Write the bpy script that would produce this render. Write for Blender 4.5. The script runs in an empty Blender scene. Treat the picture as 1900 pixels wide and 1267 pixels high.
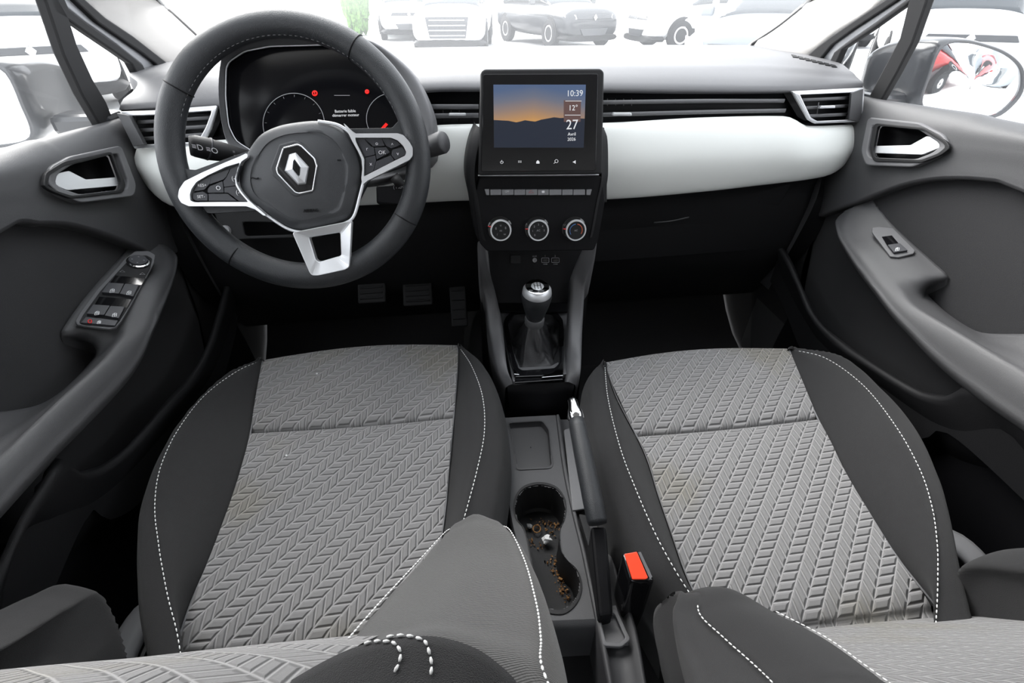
import bpy, bmesh, math, random
import numpy as np
from mathutils import Vector, Matrix
random.seed(7); rng = np.random.RandomState(5)
SC = bpy.context.scene; COL = SC.collection
# ---------------------------------------------------------------- camera (same place the photographer stood)
F = 903.75; CAM = np.array([-.1352, 0, 1.25]); YAW, PITCH, ROLL = [math.radians(a) for a in (-6.7, 35.69, -.24)]
def basis(yaw, pitch, roll):
    cy, sy, cp, sp = math.cos(yaw), math.sin(yaw), math.cos(pitch), math.sin(pitch)
    f = np.array([-sy*cp, cy*cp, -sp]); r = np.array([cy, sy, 0.]); u = np.cross(r, f)
    cr, sr = math.cos(roll), math.sin(roll)
    return cr*r+sr*u, -sr*r+cr*u, f
BR, BU, BF = basis(YAW, PITCH, ROLL)
def ray(x, y): return BF + BR*(x-950)/F - BU*(y-633.5)/F
def PX(x, y, v): d = ray(x, y); return CAM + d*(v-CAM[0])/d[0]
def PY(x, y, v): d = ray(x, y); return CAM + d*(v-CAM[1])/d[1]
def PZ(x, y, v): d = ray(x, y); return CAM + d*(v-CAM[2])/d[2]
def V(*a): return np.array(a, float)
def unit(a): a = np.asarray(a, float); return a/np.linalg.norm(a)
class Plane:
    """a real surface plane in the car; p() gives the point of the plane under a measured spot"""
    def __init__(s, o, n, up=(0, 0, 1)):
        s.o = np.asarray(o, float); s.n = unit(n); s.u = unit(np.asarray(up, float)-s.n*np.dot(up, s.n)); s.r = np.cross(s.u, s.n)
    def p(s, x, y, off=0.):
        d = ray(x, y); o = s.o+s.n*off
        return CAM + d*np.dot(o-CAM, s.n)/np.dot(d, s.n)
    def ps(s, L, off=0.): return [s.p(a, b, off) for a, b in L]
def zm(L, ox, oy, k): return [(ox+a/k, oy+b/k) for a, b in L]
# ---------------------------------------------------------------- curves
def catm(P, n, closed=False, lin=False):
    P = [np.asarray(p, float) for p in P]
    if len(P) == 1: return np.array([P[0]]*n)
    if lin: D = np.array(P + ([P[0]] if closed else []))
    else:
        Q = ([P[-1]]+P+[P[0], P[1]]) if closed else ([2*P[0]-P[1]]+P+[2*P[-1]-P[-2]])
        D = []
        for i in range(1, len(Q)-2):
            a, b, c, d = Q[i-1:i+3]
            for t in np.linspace(0, 1, 12, endpoint=False):
                D.append(.5*((2*b)+(c-a)*t+(2*a-5*b+4*c-d)*t*t+(3*b-a-3*c+d)*t**3))
        D.append(Q[-2]); D = np.array(D)
    L = np.concatenate([[0], np.cumsum(np.linalg.norm(np.diff(D, axis=0), axis=1))])
    s = np.linspace(0, L[-1], n+1)[:-1] if closed else np.linspace(0, L[-1], n)
    return np.stack([np.interp(s, L, D[:, k]) for k in range(D.shape[1])], 1)
def rc(P, r, k=5, skip=()):
    """round the corners of a closed outline (list of 2D or 3D points)"""
    P = [np.asarray(p, float) for p in P]; out = []; n = len(P)
    for i in range(n):
        a, b, c = P[i-1], P[i], P[(i+1) % n]
        if i in skip: out.append(b); continue
        d1, d2 = np.linalg.norm(a-b), np.linalg.norm(c-b); q = min(r, d1*.45, d2*.45)
        s, e = b+(a-b)/d1*q, b+(c-b)/d2*q
        for t in np.linspace(0, 1, k): out.append((1-t)**2*s+2*t*(1-t)*b+t*t*e)
    return out
# ---------------------------------------------------------------- materials
MAT = {}
def nodes(name):
    m = bpy.data.materials.new(name); m.use_nodes = True; MAT[name] = m
    nt = m.node_tree; return m, nt, nt.nodes['Principled BSDF']
def mat(name, col, rough=.6, metal=0., bump=0., bscale=900., spec=.5, var=0., vscale=20., coat=0., sheen=0.):
    m, nt, b = nodes(name)
    b.inputs['Base Color'].default_value = (*col, 1); b.inputs['Roughness'].default_value = rough
    b.inputs['Metallic'].default_value = metal; b.inputs['Specular IOR Level'].default_value = spec
    b.inputs['Coat Weight'].default_value = coat; b.inputs['Sheen Weight'].default_value = sheen
    tc = nt.nodes.new('ShaderNodeTexCoord')
    if bump:
        n = nt.nodes.new('ShaderNodeTexNoise'); n.inputs['Scale'].default_value = bscale; n.inputs['Detail'].default_value = 2
        nt.links.new(tc.outputs['Object'], n.inputs['Vector'])
        u = nt.nodes.new('ShaderNodeBump'); u.inputs['Strength'].default_value = bump; u.inputs['Distance'].default_value = .001
        nt.links.new(n.outputs['Fac'], u.inputs['Height']); nt.links.new(u.outputs['Normal'], b.inputs['Normal'])
    if var:
        n = nt.nodes.new('ShaderNodeTexNoise'); n.inputs['Scale'].default_value = vscale; n.inputs['Detail'].default_value = 6
        nt.links.new(tc.outputs['Object'], n.inputs['Vector'])
        r = nt.nodes.new('ShaderNodeValToRGB'); r.color_ramp.elements[0].position = .3; r.color_ramp.elements[1].position = .7
        r.color_ramp.elements[0].color = (*[c*(1-var) for c in col], 1); r.color_ramp.elements[1].color = (*[min(1, c*(1+var)) for c in col], 1)
        nt.links.new(n.outputs['Fac'], r.inputs['Fac']); nt.links.new(r.outputs['Color'], b.inputs['Base Color'])
    return m
def emis(name, col, s=1.):
    m, nt, b = nodes(name); b.inputs['Base Color'].default_value = (0, 0, 0, 1)
    b.inputs['Emission Color'].default_value = (*col, 1); b.inputs['Emission Strength'].default_value = s; b.inputs['Roughness'].default_value = .4
    return m
def N(nt, op, a, b=None, c=None):
    n = nt.nodes.new('ShaderNodeMath'); n.operation = op
    for i, v in enumerate((a, b, c)):
        if v is None: continue
        if isinstance(v, (int, float)): n.inputs[i].default_value = v
        else: nt.links.new(v, n.inputs[i])
    return n.outputs[0]
def smooth(nt, v, lo, hi):
    n = nt.nodes.new('ShaderNodeMapRange'); n.interpolation_type = 'SMOOTHSTEP'
    n.inputs['From Min'].default_value = lo; n.inputs['From Max'].default_value = hi; nt.links.new(v, n.inputs['Value']); return n.outputs['Result']
# ---------------------------------------------------------------- objects
def root(name, label, cat, loc, group=None):
    o = bpy.data.objects.new(name, None); COL.objects.link(o); o.location = loc; o.empty_display_size = .05
    o['label'] = label; o['category'] = cat
    if group: o['group'] = group
    return o
def tag(o, label, cat, group=None, kind=None):
    o['label'] = label; o['category'] = cat
    if group: o['group'] = group
    if kind: o['kind'] = kind
    return o
def struct(o): o['kind'] = 'structure'; return o
def chain(o):
    v = Vector((0, 0, 0))
    while o is not None: v += o.location; o = o.parent
    return v
def link(name, me, m, parent=None, sm=True, label=None):
    o = bpy.data.objects.new(name, me); COL.objects.link(o)
    if m is not None: me.materials.append(m if not isinstance(m, str) else MAT[m])
    if sm: me.polygons.foreach_set('use_smooth', [True]*len(me.polygons))
    if parent is not None:
        me.transform(Matrix.Translation(-chain(parent))); o.parent = parent
    if label: o['label'] = label
    return o
def mesh(name, verts, faces, m, parent=None, sm=True, uv=None, label=None):
    me = bpy.data.meshes.new(name); me.from_pydata([tuple(map(float, v)) for v in verts], [], [list(map(int, f)) for f in faces])
    if uv is not None:
        l = me.uv_layers.new(name='UVMap'); idx = np.zeros(len(me.loops), int); me.loops.foreach_get('vertex_index', idx)
        l.data.foreach_set('uv', np.asarray(uv, float)[idx].ravel())
    me.update(); return link(name, me, m, parent, sm, label)
def bevel(o, w, seg=2, ang=35):
    b = o.modifiers.new('bevel', 'BEVEL'); b.width = w; b.segments = seg; b.limit_method = 'ANGLE'; b.angle_limit = math.radians(ang); b.harden_normals = False
    return o
def solid(o, t, off=-1):
    s = o.modifiers.new('solid', 'SOLIDIFY'); s.thickness = t; s.offset = off; return o
def autosmooth(o, ang=40):
    bm = bmesh.new(); bm.from_mesh(o.data)
    for e in bm.edges:
        if len(e.link_faces) == 2 and e.calc_face_angle(0) > math.radians(ang): e.smooth = False
    bm.to_mesh(o.data); bm.free(); return o
def fixn(o):
    bm = bmesh.new(); bm.from_mesh(o.data); bmesh.ops.recalc_face_normals(bm, faces=bm.faces); bm.to_mesh(o.data); bm.free(); return o
def grid(G, closed=False):
    nr, nc = G.shape[:2]; f = []
    for i in range(nr-1):
        for j in range(nc if closed else nc-1):
            k = (j+1) % nc; f.append((i*nc+j, i*nc+k, (i+1)*nc+k, (i+1)*nc+j))
    return G.reshape(-1, 3), f
def loftgrid(rows, nu=40, nv=30, closed=False, lin=False, linrow=False):
    R = np.array([catm(r, nu, closed, lin=linrow) for r in rows])
    if nv is None: return R
    return np.stack([catm(R[:, j], nv, lin=lin) for j in range(R.shape[1])], 1)
def loft(name, rows, m, parent=None, nu=40, nv=30, closed=False, lin=False, linrow=False, uvf=None, cap=False, hole=None, label=None, flip=False):
    G = loftgrid(rows, nu, nv, closed, lin, linrow); v, f = grid(G, closed)
    if not cap and not closed:
        a_ = np.cross(G[1:, :-1]-G[:-1, :-1], G[:-1, 1:]-G[:-1, :-1]); t_ = float(np.sum(a_*(V(0, .3, 1.3)-G[:-1, :-1])))
        if t_ > 0: f = [q[::-1] for q in f]
    if cap:
        n = G.shape[1]; f = list(f)+[list(range(n))[::-1], list(range(len(v)-n, len(v)))]
    if hole is not None:
        c = [np.mean([v[i] for i in q], axis=0) for q in f]; f = [q for q, k in zip(f, c) if not hole(k)]
    if flip: f = [q[::-1] for q in f]
    uv = [uvf(p) for p in v] if uvf else None
    o = mesh(name, v, f, m, parent, uv=uv, label=label)
    if cap: fixn(o); autosmooth(o, 60)
    return o
def plate(name, P, n, th, m, parent=None, bev=.001, label=None, seg=2, uvf=None):
    n = unit(n); P = [np.asarray(p, float) for p in P]; k = len(P)
    v = P+[p+n*th for p in P]
    f = [list(range(k))[::-1], [k+i for i in range(k)]]+[[i, (i+1) % k, k+(i+1) % k, k+i] for i in range(k)]
    o = mesh(name, v, f, m, parent, sm=False, label=label, uv=[uvf(p) for p in v] if uvf else None); fixn(o)
    if bev: bevel(o, bev, seg)
    return o
def frame(name, A, B, n, th, m, parent=None, bev=.001, k=64, label=None, smoothc=False):
    """raised ring between two closed outlines"""
    n = unit(n); A = catm(A, k, True, lin=not smoothc); B = catm(B, k, True, lin=not smoothc)
    j = int(np.argmin(np.linalg.norm(B-A[0], axis=1))); B = np.roll(B, -j, axis=0)
    if np.linalg.norm(B[k//4]-A[k//4]) > np.linalg.norm(B[-k//4]-A[k//4]): B = np.roll(B[::-1], 1, axis=0)
    v = list(A)+list(B)+list(A+n*th)+list(B+n*th); f = []
    for i in range(k):
        q = (i+1) % k; f += [[i, q, k+q, k+i], [2*k+i, 3*k+i, 3*k+q, 2*k+q], [i, 2*k+i, 2*k+q, q], [k+i, k+q, 3*k+q, 3*k+i]]
    o = mesh(name, v, f, m, parent, sm=False, label=label); fixn(o)
    if bev: bevel(o, bev, 2)
    return o
def tubegeo(P, r, seg=8, flat=1., up=(0, 0, 1), cap=True, closed=False):
    P = np.asarray(P, float); n = len(P); r = np.broadcast_to(r, (n,)); v = []; f = []
    for i in range(n):
        a, b = (P[(i-1) % n], P[(i+1) % n]) if closed else (P[max(0, i-1)], P[min(n-1, i+1)])
        t = unit(b-a+1e-12); s = np.cross(t, up)
        if np.linalg.norm(s) < 1e-4: s = np.cross(t, (1, .01, 0))
        s = unit(s); w = np.cross(s, t)
        for k in range(seg):
            a = 2*math.pi*k/seg; v.append(P[i]+r[i]*(math.cos(a)*s+flat*math.sin(a)*w))
    for i in range(n if closed else n-1):
        for k in range(seg):
            q = (k+1) % seg; j = (i+1) % n; f.append((i*seg+k, i*seg+q, j*seg+q, j*seg+k))
    if cap and not closed: f += [list(range(seg))[::-1], [(n-1)*seg+k for k in range(seg)]]
    return v, f
def tube(name, P, r, m, parent=None, seg=10, n=None, closed=False, flat=1., up=(0, 0, 1), label=None, lin=False):
    if n: P = catm(P, n, closed, lin)
    v, f = tubegeo(P, r, seg, flat, up, closed=closed); return mesh(name, v, f, m, parent, label=label)
def stitch(name, P, m, parent=None, dash=.0042, gap=.0022, r=.0007, off=(0, 0, 0), label=None, flat=.7):
    D = catm(P, 400); D = D+np.asarray(off); L = np.concatenate([[0], np.cumsum(np.linalg.norm(np.diff(D, axis=0), axis=1))])
    V_, F_ = [], []; s = 0
    while s+dash < L[-1]:
        q = np.stack([np.interp([s, s+dash*.5, s+dash], L, D[:, k]) for k in range(3)], 1)
        v, f = tubegeo(q, [r*.6, r, r*.6], 5, flat); b = len(V_); V_ += v; F_ += [[i+b for i in x] for x in f]; s += dash+gap
    return mesh(name, V_, F_, m, parent, label=label)
def box(name, c, s, m, parent=None, R=None, bev=.002, seg=2, label=None, taper=1.):
    c = np.asarray(c, float); s = np.asarray(s, float)/2; R = np.eye(3) if R is None else np.asarray(R, float)
    v = []
    for z in (-1, 1):
        k = taper if z > 0 else 1
        for x, y in ((-1, -1), (1, -1), (1, 1), (-1, 1)): v.append(c+R@(np.array([x*k, y*k, z])*s))
    f = [(3, 2, 1, 0), (4, 5, 6, 7), (0, 1, 5, 4), (1, 2, 6, 5), (2, 3, 7, 6), (3, 0, 4, 7)]
    o = mesh(name, v, f, m, parent, sm=False, label=label)
    if bev: bevel(o, bev, seg)
    return o
def lathe(name, prof, o, ax, m, parent=None, seg=40, label=None, sharp=40):
    ax = unit(ax); s = unit(np.cross(ax, (0.31, .2, .9))) if abs(ax[2]) < .9 else unit(np.cross(ax, (1, 0, 0))); w = np.cross(ax, s); o = np.asarray(o, float)
    G = np.array([[o+ax*h+r*(math.cos(a)*s+math.sin(a)*w) for a in np.linspace(0, 2*math.pi, seg, endpoint=False)] for r, h in prof])
    v, f = grid(G, True); f = list(f)
    if prof[0][0] > 1e-5: f.append(list(range(seg))[::-1])
    if prof[-1][0] > 1e-5: f.append([len(v)-seg+i for i in range(seg)])
    ob = mesh(name, v, f, m, parent, label=label); fixn(ob); return autosmooth(ob, sharp)
def text(name, body, o, r, u, size, m, parent=None, th=.0002, align='CENTER', bold=0., label=None):
    c = bpy.data.curves.new(name, 'FONT'); c.body = body; c.size = size; c.align_x = align; c.align_y = 'CENTER'; c.extrude = th; c.offset = bold; c.resolution_u = 3
    t = bpy.data.objects.new(name, c); COL.objects.link(t); bpy.context.view_layer.update()
    me = bpy.data.meshes.new_from_object(t.evaluated_get(bpy.context.evaluated_depsgraph_get())); bpy.data.objects.remove(t)
    r, u = unit(r), unit(u); n = np.cross(r, u); M = Matrix(((r[0], u[0], n[0], o[0]), (r[1], u[1], n[1], o[1]), (r[2], u[2], n[2], o[2]), (0, 0, 0, 1)))
    me.transform(M); me.materials.clear(); me.name = name
    return link(name, me, m, parent, sm=False, label=label)
def joinlines(name, paths, r, m, parent=None, seg=5, label=None, flat=.5, up=(0, 0, 1)):
    V_, F_ = [], []
    for P in paths:
        v, f = tubegeo(P, r, seg, flat, up); b = len(V_); V_ += v; F_ += [[i+b for i in x] for x in f]
    return mesh(name, V_, F_, m, parent, label=label)
def onsurf(o, L, off=.001):
    """points of an object's own surface at the measured spots, lifted by off along its normal"""
    from mathutils.bvhtree import BVHTree
    c = chain(o); b = BVHTree.FromPolygons([v.co+c for v in o.data.vertices], [tuple(p.vertices) for p in o.data.polygons]); out = []
    for x, y in L:
        d = Vector(unit(ray(x, y))); h = b.ray_cast(Vector(CAM), d)
        if h[0] is None: continue
        n = h[1] if h[1].dot(d) < 0 else -h[1]; out.append(np.array(h[0]+n*off))
    return out
def inpoly(px, py, poly):
    c = False; n = len(poly)
    for i in range(n):
        x1, y1 = poly[i]; x2, y2 = poly[i-1]
        if (y1 > py) != (y2 > py) and px < (x2-x1)*(py-y1)/(y2-y1)+x1: c = not c
    return c
# ---------------------------------------------------------------- materials
mat('dash_plastic', (.12, .12, .125), .5, bump=.35, bscale=1500)
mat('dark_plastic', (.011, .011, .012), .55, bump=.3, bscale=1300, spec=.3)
mat('door_plastic', (.068, .068, .071), .52, bump=.35, bscale=1400)
mat('fascia_plastic', (.006, .006, .007), .5, bump=.2, bscale=1200, spec=.15)
mat('tray_plastic', (.028, .028, .03), .5)
mat('switch_grey', (.2, .2, .21), .4)
mat('door_cloth', (.017, .017, .019), .9, bump=.6, bscale=1800, sheen=.15)
mat('black_plastic', (.004, .004, .005), .55, bump=.2, bscale=1200, spec=.2)
mat('lens_black', (.004, .004, .005), .12, spec=.2)
mat('console_plastic', (.045, .045, .048), .5, bump=.35, bscale=1500)
mat('rail_plastic', (.11, .11, .115), .42, bump=.2, bscale=1500)
mat('gloss_black', (.006, .006, .007), .08, coat=.3)
mat('leather', (.024, .026, .029), .42, bump=.5, bscale=1100)
mat('boot_leather', (.02, .02, .022), .4, bump=.5, bscale=700)
mat('hub_plastic', (.044, .046, .05), .38, bump=.35, bscale=1600)
mat('button_plastic', (.035, .036, .042), .5, bump=.2)
mat('satin_silver', (.78, .79, .81), .42, metal=.7)
mat('chrome', (.85, .86, .88), .08, metal=1)
mat('cream_panel', (.88, .9, .87), .42, bump=.15, bscale=1500)
mat('pillar_fabric', (.34, .325, .31), .8, bump=.3)
mat('headliner', (.55, .54, .52), .9)
mat('bolster_fabric', (.0105, .0102, .011), .85, bump=.8, bscale=2200, sheen=.1, var=.12, vscale=90)
mat('thread', (.8, .8, .79), .7)
mat('dim_thread', (.16, .16, .165), .7)
mat('red_plastic', (.85, .06, .02), .35)
mat('white_mark', (.75, .75, .77), .6)
mat('dim_mark', (.3, .3, .31), .6)
mat('red_mark', (.6, .03, .03), .5)
mat('blue_mark', (.06, .16, .4), .5)
mat('orange_mark', (.5, .1, .04), .5)
mat('pink_mark', (.6, .12, .14), .5)
mat('carpet', (.010, .010, .011), 1., bump=1., bscale=1200)
mat('body_silver', (.42, .43, .45), .35, metal=.3, coat=.5)
mat('sill_grey', (.25, .25, .26), .35)
mat('mirror_glass', (.85, .88, .9), .02, metal=1)
mat('rubber', (.014, .014, .015), .8)
mat('asphalt', (.42, .42, .42), .9, bump=.4, bscale=60, var=.15, vscale=3)
mat('car_white', (.82, .83, .84), .3, coat=.6)
mat('car_black', (.02, .022, .026), .3, coat=.6)
mat('car_grey', (.18, .2, .22), .3, coat=.6)
mat('car_red', (.3, .02, .02), .3, coat=.6)
mat('car_glass', (.03, .035, .04), .08)
mat('lamp_glass', (.5, .52, .55), .15)
mat('foliage', (.10, .22, .04), .8, bump=1, bscale=30, var=.5, vscale=9)
mat('paper', (.8, .8, .8), .8)
mat('dirt', (.05, .04, .03), 1, var=.6, vscale=300)
mat('leaf_orange', (.26, .13, .045), .9, var=.6, vscale=200)
mat('wall_render', (.7, .69, .66), .9, var=.05)
emis('mark_lit', (.8, .82, .85), .42)
emis('text_dim', (.5, .5, .55), .2)
emis('red_lit', (1., .015, .01), .45)
emis('mountain', (.008, .013, .028), .45)
emis('overlay', (.10, .055, .05), .5)
def glass(name, haze, gloss=.06, tint=(1, 1, 1)):  # haze: translucent white mixed into the pane to imitate veiling glare
    m, nt, b = nodes(name); nt.nodes.remove(b); out = nt.nodes['Material Output']
    t = nt.nodes.new('ShaderNodeBsdfTransparent'); t.inputs['Color'].default_value = (*tint, 1)
    g = nt.nodes.new('ShaderNodeBsdfGlossy'); g.inputs['Roughness'].default_value = .02
    h = nt.nodes.new('ShaderNodeBsdfTranslucent'); h.inputs['Color'].default_value = (.95, .97, 1, 1)
    lw = nt.nodes.new('ShaderNodeFresnel'); lw.inputs['IOR'].default_value = 1.3
    m1 = nt.nodes.new('ShaderNodeMixShader'); m2 = nt.nodes.new('ShaderNodeMixShader'); m2.inputs['Fac'].default_value = haze
    fa = N(nt, 'MULTIPLY', lw.outputs['Fac'], gloss*10)
    nt.links.new(fa, m1.inputs['Fac']); nt.links.new(t.outputs[0], m1.inputs[1]); nt.links.new(g.outputs[0], m1.inputs[2])
    nt.links.new(m1.outputs[0], m2.inputs[1]); nt.links.new(h.outputs[0], m2.inputs[2]); nt.links.new(m2.outputs[0], out.inputs['Surface'])
glass('windscreen_glass', .12, .03); glass('side_glass', .035, .03)
def chevron():
    m, nt, b = nodes('chevron_fabric'); b.inputs['Roughness'].default_value = .9; b.inputs['Sheen Weight'].default_value = .2
    uv = nt.nodes.new('ShaderNodeUVMap'); uv.uv_map = 'UVMap'; sp = nt.nodes.new('ShaderNodeSeparateXYZ'); nt.links.new(uv.outputs[0], sp.inputs[0])
    x, y = sp.outputs[0], sp.outputs[1]; h, w = .0107, .0245
    t = N(nt, 'DIVIDE', N(nt, 'SUBTRACT', x, y), w); ft = N(nt, 'FRACT', t)
    par = N(nt, 'GREATER_THAN', N(nt, 'FRACT', N(nt, 'MULTIPLY', N(nt, 'FLOOR', t), .5)), .25)
    db = N(nt, 'MULTIPLY', N(nt, 'MINIMUM', ft, N(nt, 'SUBTRACT', 1., ft)), w*.707)
    def ln(c):
        f = N(nt, 'FRACT', N(nt, 'DIVIDE', c, h)); return N(nt, 'MULTIPLY', N(nt, 'MINIMUM', f, N(nt, 'SUBTRACT', 1., f)), h)
    dy, dx = ln(y), ln(x)
    dl = N(nt, 'ADD', N(nt, 'MULTIPLY', dy, N(nt, 'SUBTRACT', 1., par)), N(nt, 'MULTIPLY', dx, par))
    d = N(nt, 'MINIMUM', db, dl)
    tc = nt.nodes.new('ShaderNodeTexCoord'); n = nt.nodes.new('ShaderNodeTexNoise'); n.inputs['Scale'].default_value = 1400; nt.links.new(tc.outputs['Object'], n.inputs['Vector'])
    n2 = nt.nodes.new('ShaderNodeTexNoise'); n2.inputs['Scale'].default_value = 9; n2.inputs['Detail'].default_value = 4; nt.links.new(tc.outputs['Object'], n2.inputs['Vector'])
    dj = N(nt, 'ADD', d, N(nt, 'MULTIPLY', N(nt, 'SUBTRACT', n.outputs['Fac'], .5), .0006))
    mask = smooth(nt, dj, .0005, .0014)
    mx = nt.nodes.new('ShaderNodeMix'); mx.data_type = 'RGBA'; mx.inputs[6].default_value = (.295, .29, .29, 1); mx.inputs[7].default_value = (.178, .175, .175, 1)
    nt.links.new(N(nt, 'MULTIPLY', mask, N(nt, 'ADD', .72, N(nt, 'MULTIPLY', n2.outputs['Fac'], .5))), mx.inputs[0])
    st = nt.nodes.new('ShaderNodeMix'); st.data_type = 'RGBA'; st.blend_type = 'MULTIPLY'; st.inputs[7].default_value = (.93, .90, .80, 1)
    n3 = nt.nodes.new('ShaderNodeTexNoise'); n3.inputs['Scale'].default_value = 5; n3.inputs['Detail'].default_value = 3; nt.links.new(tc.outputs['Object'], n3.inputs['Vector'])
    nt.links.new(smooth(nt, n3.outputs['Fac'], .5, .68), st.inputs[0]); nt.links.new(mx.outputs[2], st.inputs[6]); nt.links.new(st.outputs[2], b.inputs['Base Color'])
    bu = nt.nodes.new('ShaderNodeBump'); bu.inputs['Strength'].default_value = 1.; bu.inputs['Distance'].default_value = .0030
    hh = N(nt, 'ADD', smooth(nt, d, .0, .0032), N(nt, 'MULTIPLY', n.outputs['Fac'], .12))
    nt.links.new(hh, bu.inputs['Height']); nt.links.new(bu.outputs[0], b.inputs['Normal'])
chevron()
def twill():
    m, nt, b = nodes('twill_fabric'); b.inputs['Roughness'].default_value = .9; b.inputs['Sheen Weight'].default_value = .3
    tc = nt.nodes.new('ShaderNodeTexCoord'); mp = nt.nodes.new('ShaderNodeMapping'); mp.inputs['Rotation'].default_value = (0, .6, .75); nt.links.new(tc.outputs['Object'], mp.inputs[0])
    wv = nt.nodes.new('ShaderNodeTexWave'); wv.inputs['Scale'].default_value = 170; wv.inputs['Distortion'].default_value = 1.5; wv.inputs['Detail'].default_value = 2; nt.links.new(mp.outputs[0], wv.inputs['Vector'])
    n = nt.nodes.new('ShaderNodeTexNoise'); n.inputs['Scale'].default_value = 420; n.inputs['Detail'].default_value = 5; nt.links.new(tc.outputs['Object'], n.inputs['Vector'])
    r = nt.nodes.new('ShaderNodeValToRGB'); r.color_ramp.elements[0].color = (.004, .004, .0038, 1); r.color_ramp.elements[1].color = (.055, .053, .050, 1)
    f = N(nt, 'ADD', N(nt, 'MULTIPLY', wv.outputs['Fac'], .45), N(nt, 'MULTIPLY', n.outputs['Fac'], .6)); nt.links.new(f, r.inputs['Fac']); nt.links.new(r.outputs[0], b.inputs['Base Color'])
    bu = nt.nodes.new('ShaderNodeBump'); bu.inputs['Strength'].default_value = .6; bu.inputs['Distance'].default_value = .001; nt.links.new(f, bu.inputs['Height']); nt.links.new(bu.outputs[0], b.inputs['Normal'])
twill()
def sunset():
    m, nt, b = nodes('sunset_display'); b.inputs['Base Color'].default_value = (0, 0, 0, 1); b.inputs['Roughness'].default_value = .3
    uv = nt.nodes.new('ShaderNodeUVMap'); uv.uv_map = 'UVMap'; sp = nt.nodes.new('ShaderNodeSeparateXYZ'); nt.links.new(uv.outputs[0], sp.inputs[0])
    dx = N(nt, 'MULTIPLY', N(nt, 'ABSOLUTE', N(nt, 'SUBTRACT', sp.outputs[0], .43)), .25)
    r = nt.nodes.new('ShaderNodeValToRGB'); nt.links.new(N(nt, 'ADD', sp.outputs[1], dx), r.inputs['Fac']); e = r.color_ramp.elements
    e[0].position = .38; e[0].color = (.72, .36, .08, 1); e[1].position = 1.; e[1].color = (.085, .13, .24, 1)
    for p, c in ((.5, (.50, .27, .11)), (.66, (.30, .21, .17)), (.82, (.16, .17, .22))): q = e.new(p); q.color = (*c, 1)
    nt.links.new(r.outputs[0], b.inputs['Emission Color']); b.inputs['Emission Strength'].default_value = .42
sunset()
def Z3(L): return [PZ(*q) for q in L]
def Y3(L): return [PY(*q) for q in L]
def X3(L): return [PX(*q) for q in L]
# ================================================================ DASHBOARD
dash = root('dashboard', 'wide grey dashboard with a cream white band running below the air vents', 'dashboard', (0, 1.1, .62))
faceB = Y3([(221, 203, 1.03), (291, 200, .99), (414, 197, .965), (600, 190, .95), (790, 169, .945), (885, 167, .945), (1117, 169, .945), (1300, 171, .955), (1460, 170, .97), (1601, 162, 1.03)])
faceT = Y3([(246, 170, 1.06), (300, 147, 1.05), (414, 136, 1.02), (600, 132, 1.0), (790, 128, 1.0), (885, 128, 1.0), (1117, 129, 1.0), (1300, 130, 1.01), (1430, 131, 1.03), (1592, 146, 1.05)])
topM = [V(-.76, 1.2, 1.125), V(-.5, 1.2, 1.137), V(-.2, 1.2, 1.138), V(.2, 1.2, 1.138), V(.5, 1.2, 1.137), V(.745, 1.2, 1.12)]
topB = [V(-.75, 1.48, 1.13), V(-.4, 1.53, 1.129), V(0, 1.55, 1.128), V(.4, 1.53, 1.128), V(.72, 1.48, 1.128)]
lip = [p+V(0, .03, -.004) for p in faceB]
PADR = [lip, [p+V(0, .008, -.004) for p in faceB], faceB, [.55*a+.45*b+V(0, -.004, .004) for a, b in zip(faceB, faceT)], faceT, [.8*a+.2*V(a[0], 1.2, 1.137)+V(0, 0, .004) for a in faceT], topM, topB]
pad = loft('upper_pad', PADR, 'dash_plastic', dash, nu=90, nv=50)
PG = loftgrid(PADR, 90, 50)
for s, k in ((-1, 0), (1, -1)):
    cl = PG[4:, k]; loft('pad_end', [cl, cl+V(s*.004, 0, -.012), cl*V(1, 1, 0)+V(s*.006, .0, .93)], 'dash_plastic', dash, nu=40, nv=None, lin=True)
# recess behind the air vents (dark)
bandB = Y3([(256, 272, 1.03), (330, 268, .985), (414, 262, .965), (600, 250, .945), (800, 236, .938), (885, 233, .935), (1117, 231, .935), (1300, 221, .945), (1452, 218, .965), (1480, 226, .97), (1505, 236, .98), (1592, 233, 1.03)])
rt = [p+V(0, .035, -.004) for p in faceB]; rb = [p+V(0, .045, .0) for p in bandB]
loft('vent_recess', [[p+V(0, .0, -.002) for p in faceB], rt, rb, bandB], 'black_plastic', dash, nu=60, nv=None, lin=True)
# cream band
cb = Y3([(262, 325, 1.035), (282, 356, 1.01), (325, 384, .985), (420, 388, .97), (600, 384, .96), (797, 375, .955), (875, 372, .95), (1120, 370, .95), (1300, 356, .96), (1399, 345, .972), (1500, 333, .985), (1545, 322, 1.0), (1572, 300, 1.03)])
def lerp(a, b, t): return (1-t)*np.asarray(a)+t*np.asarray(b)
ca, cbr = catm(bandB, 80), catm(cb, 80)
loft('cream_panel', [ca+V(0, .02, -.002), ca, lerp(ca, cbr, .2)+V(0, -.014, 0), lerp(ca, cbr, .5)+V(0, -.022, 0), lerp(ca, cbr, .8)+V(0, -.014, 0), cbr, cbr+V(0, .02, .004)], 'cream_panel', dash, nu=90, nv=40, label='cream white glossy trim band')
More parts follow.
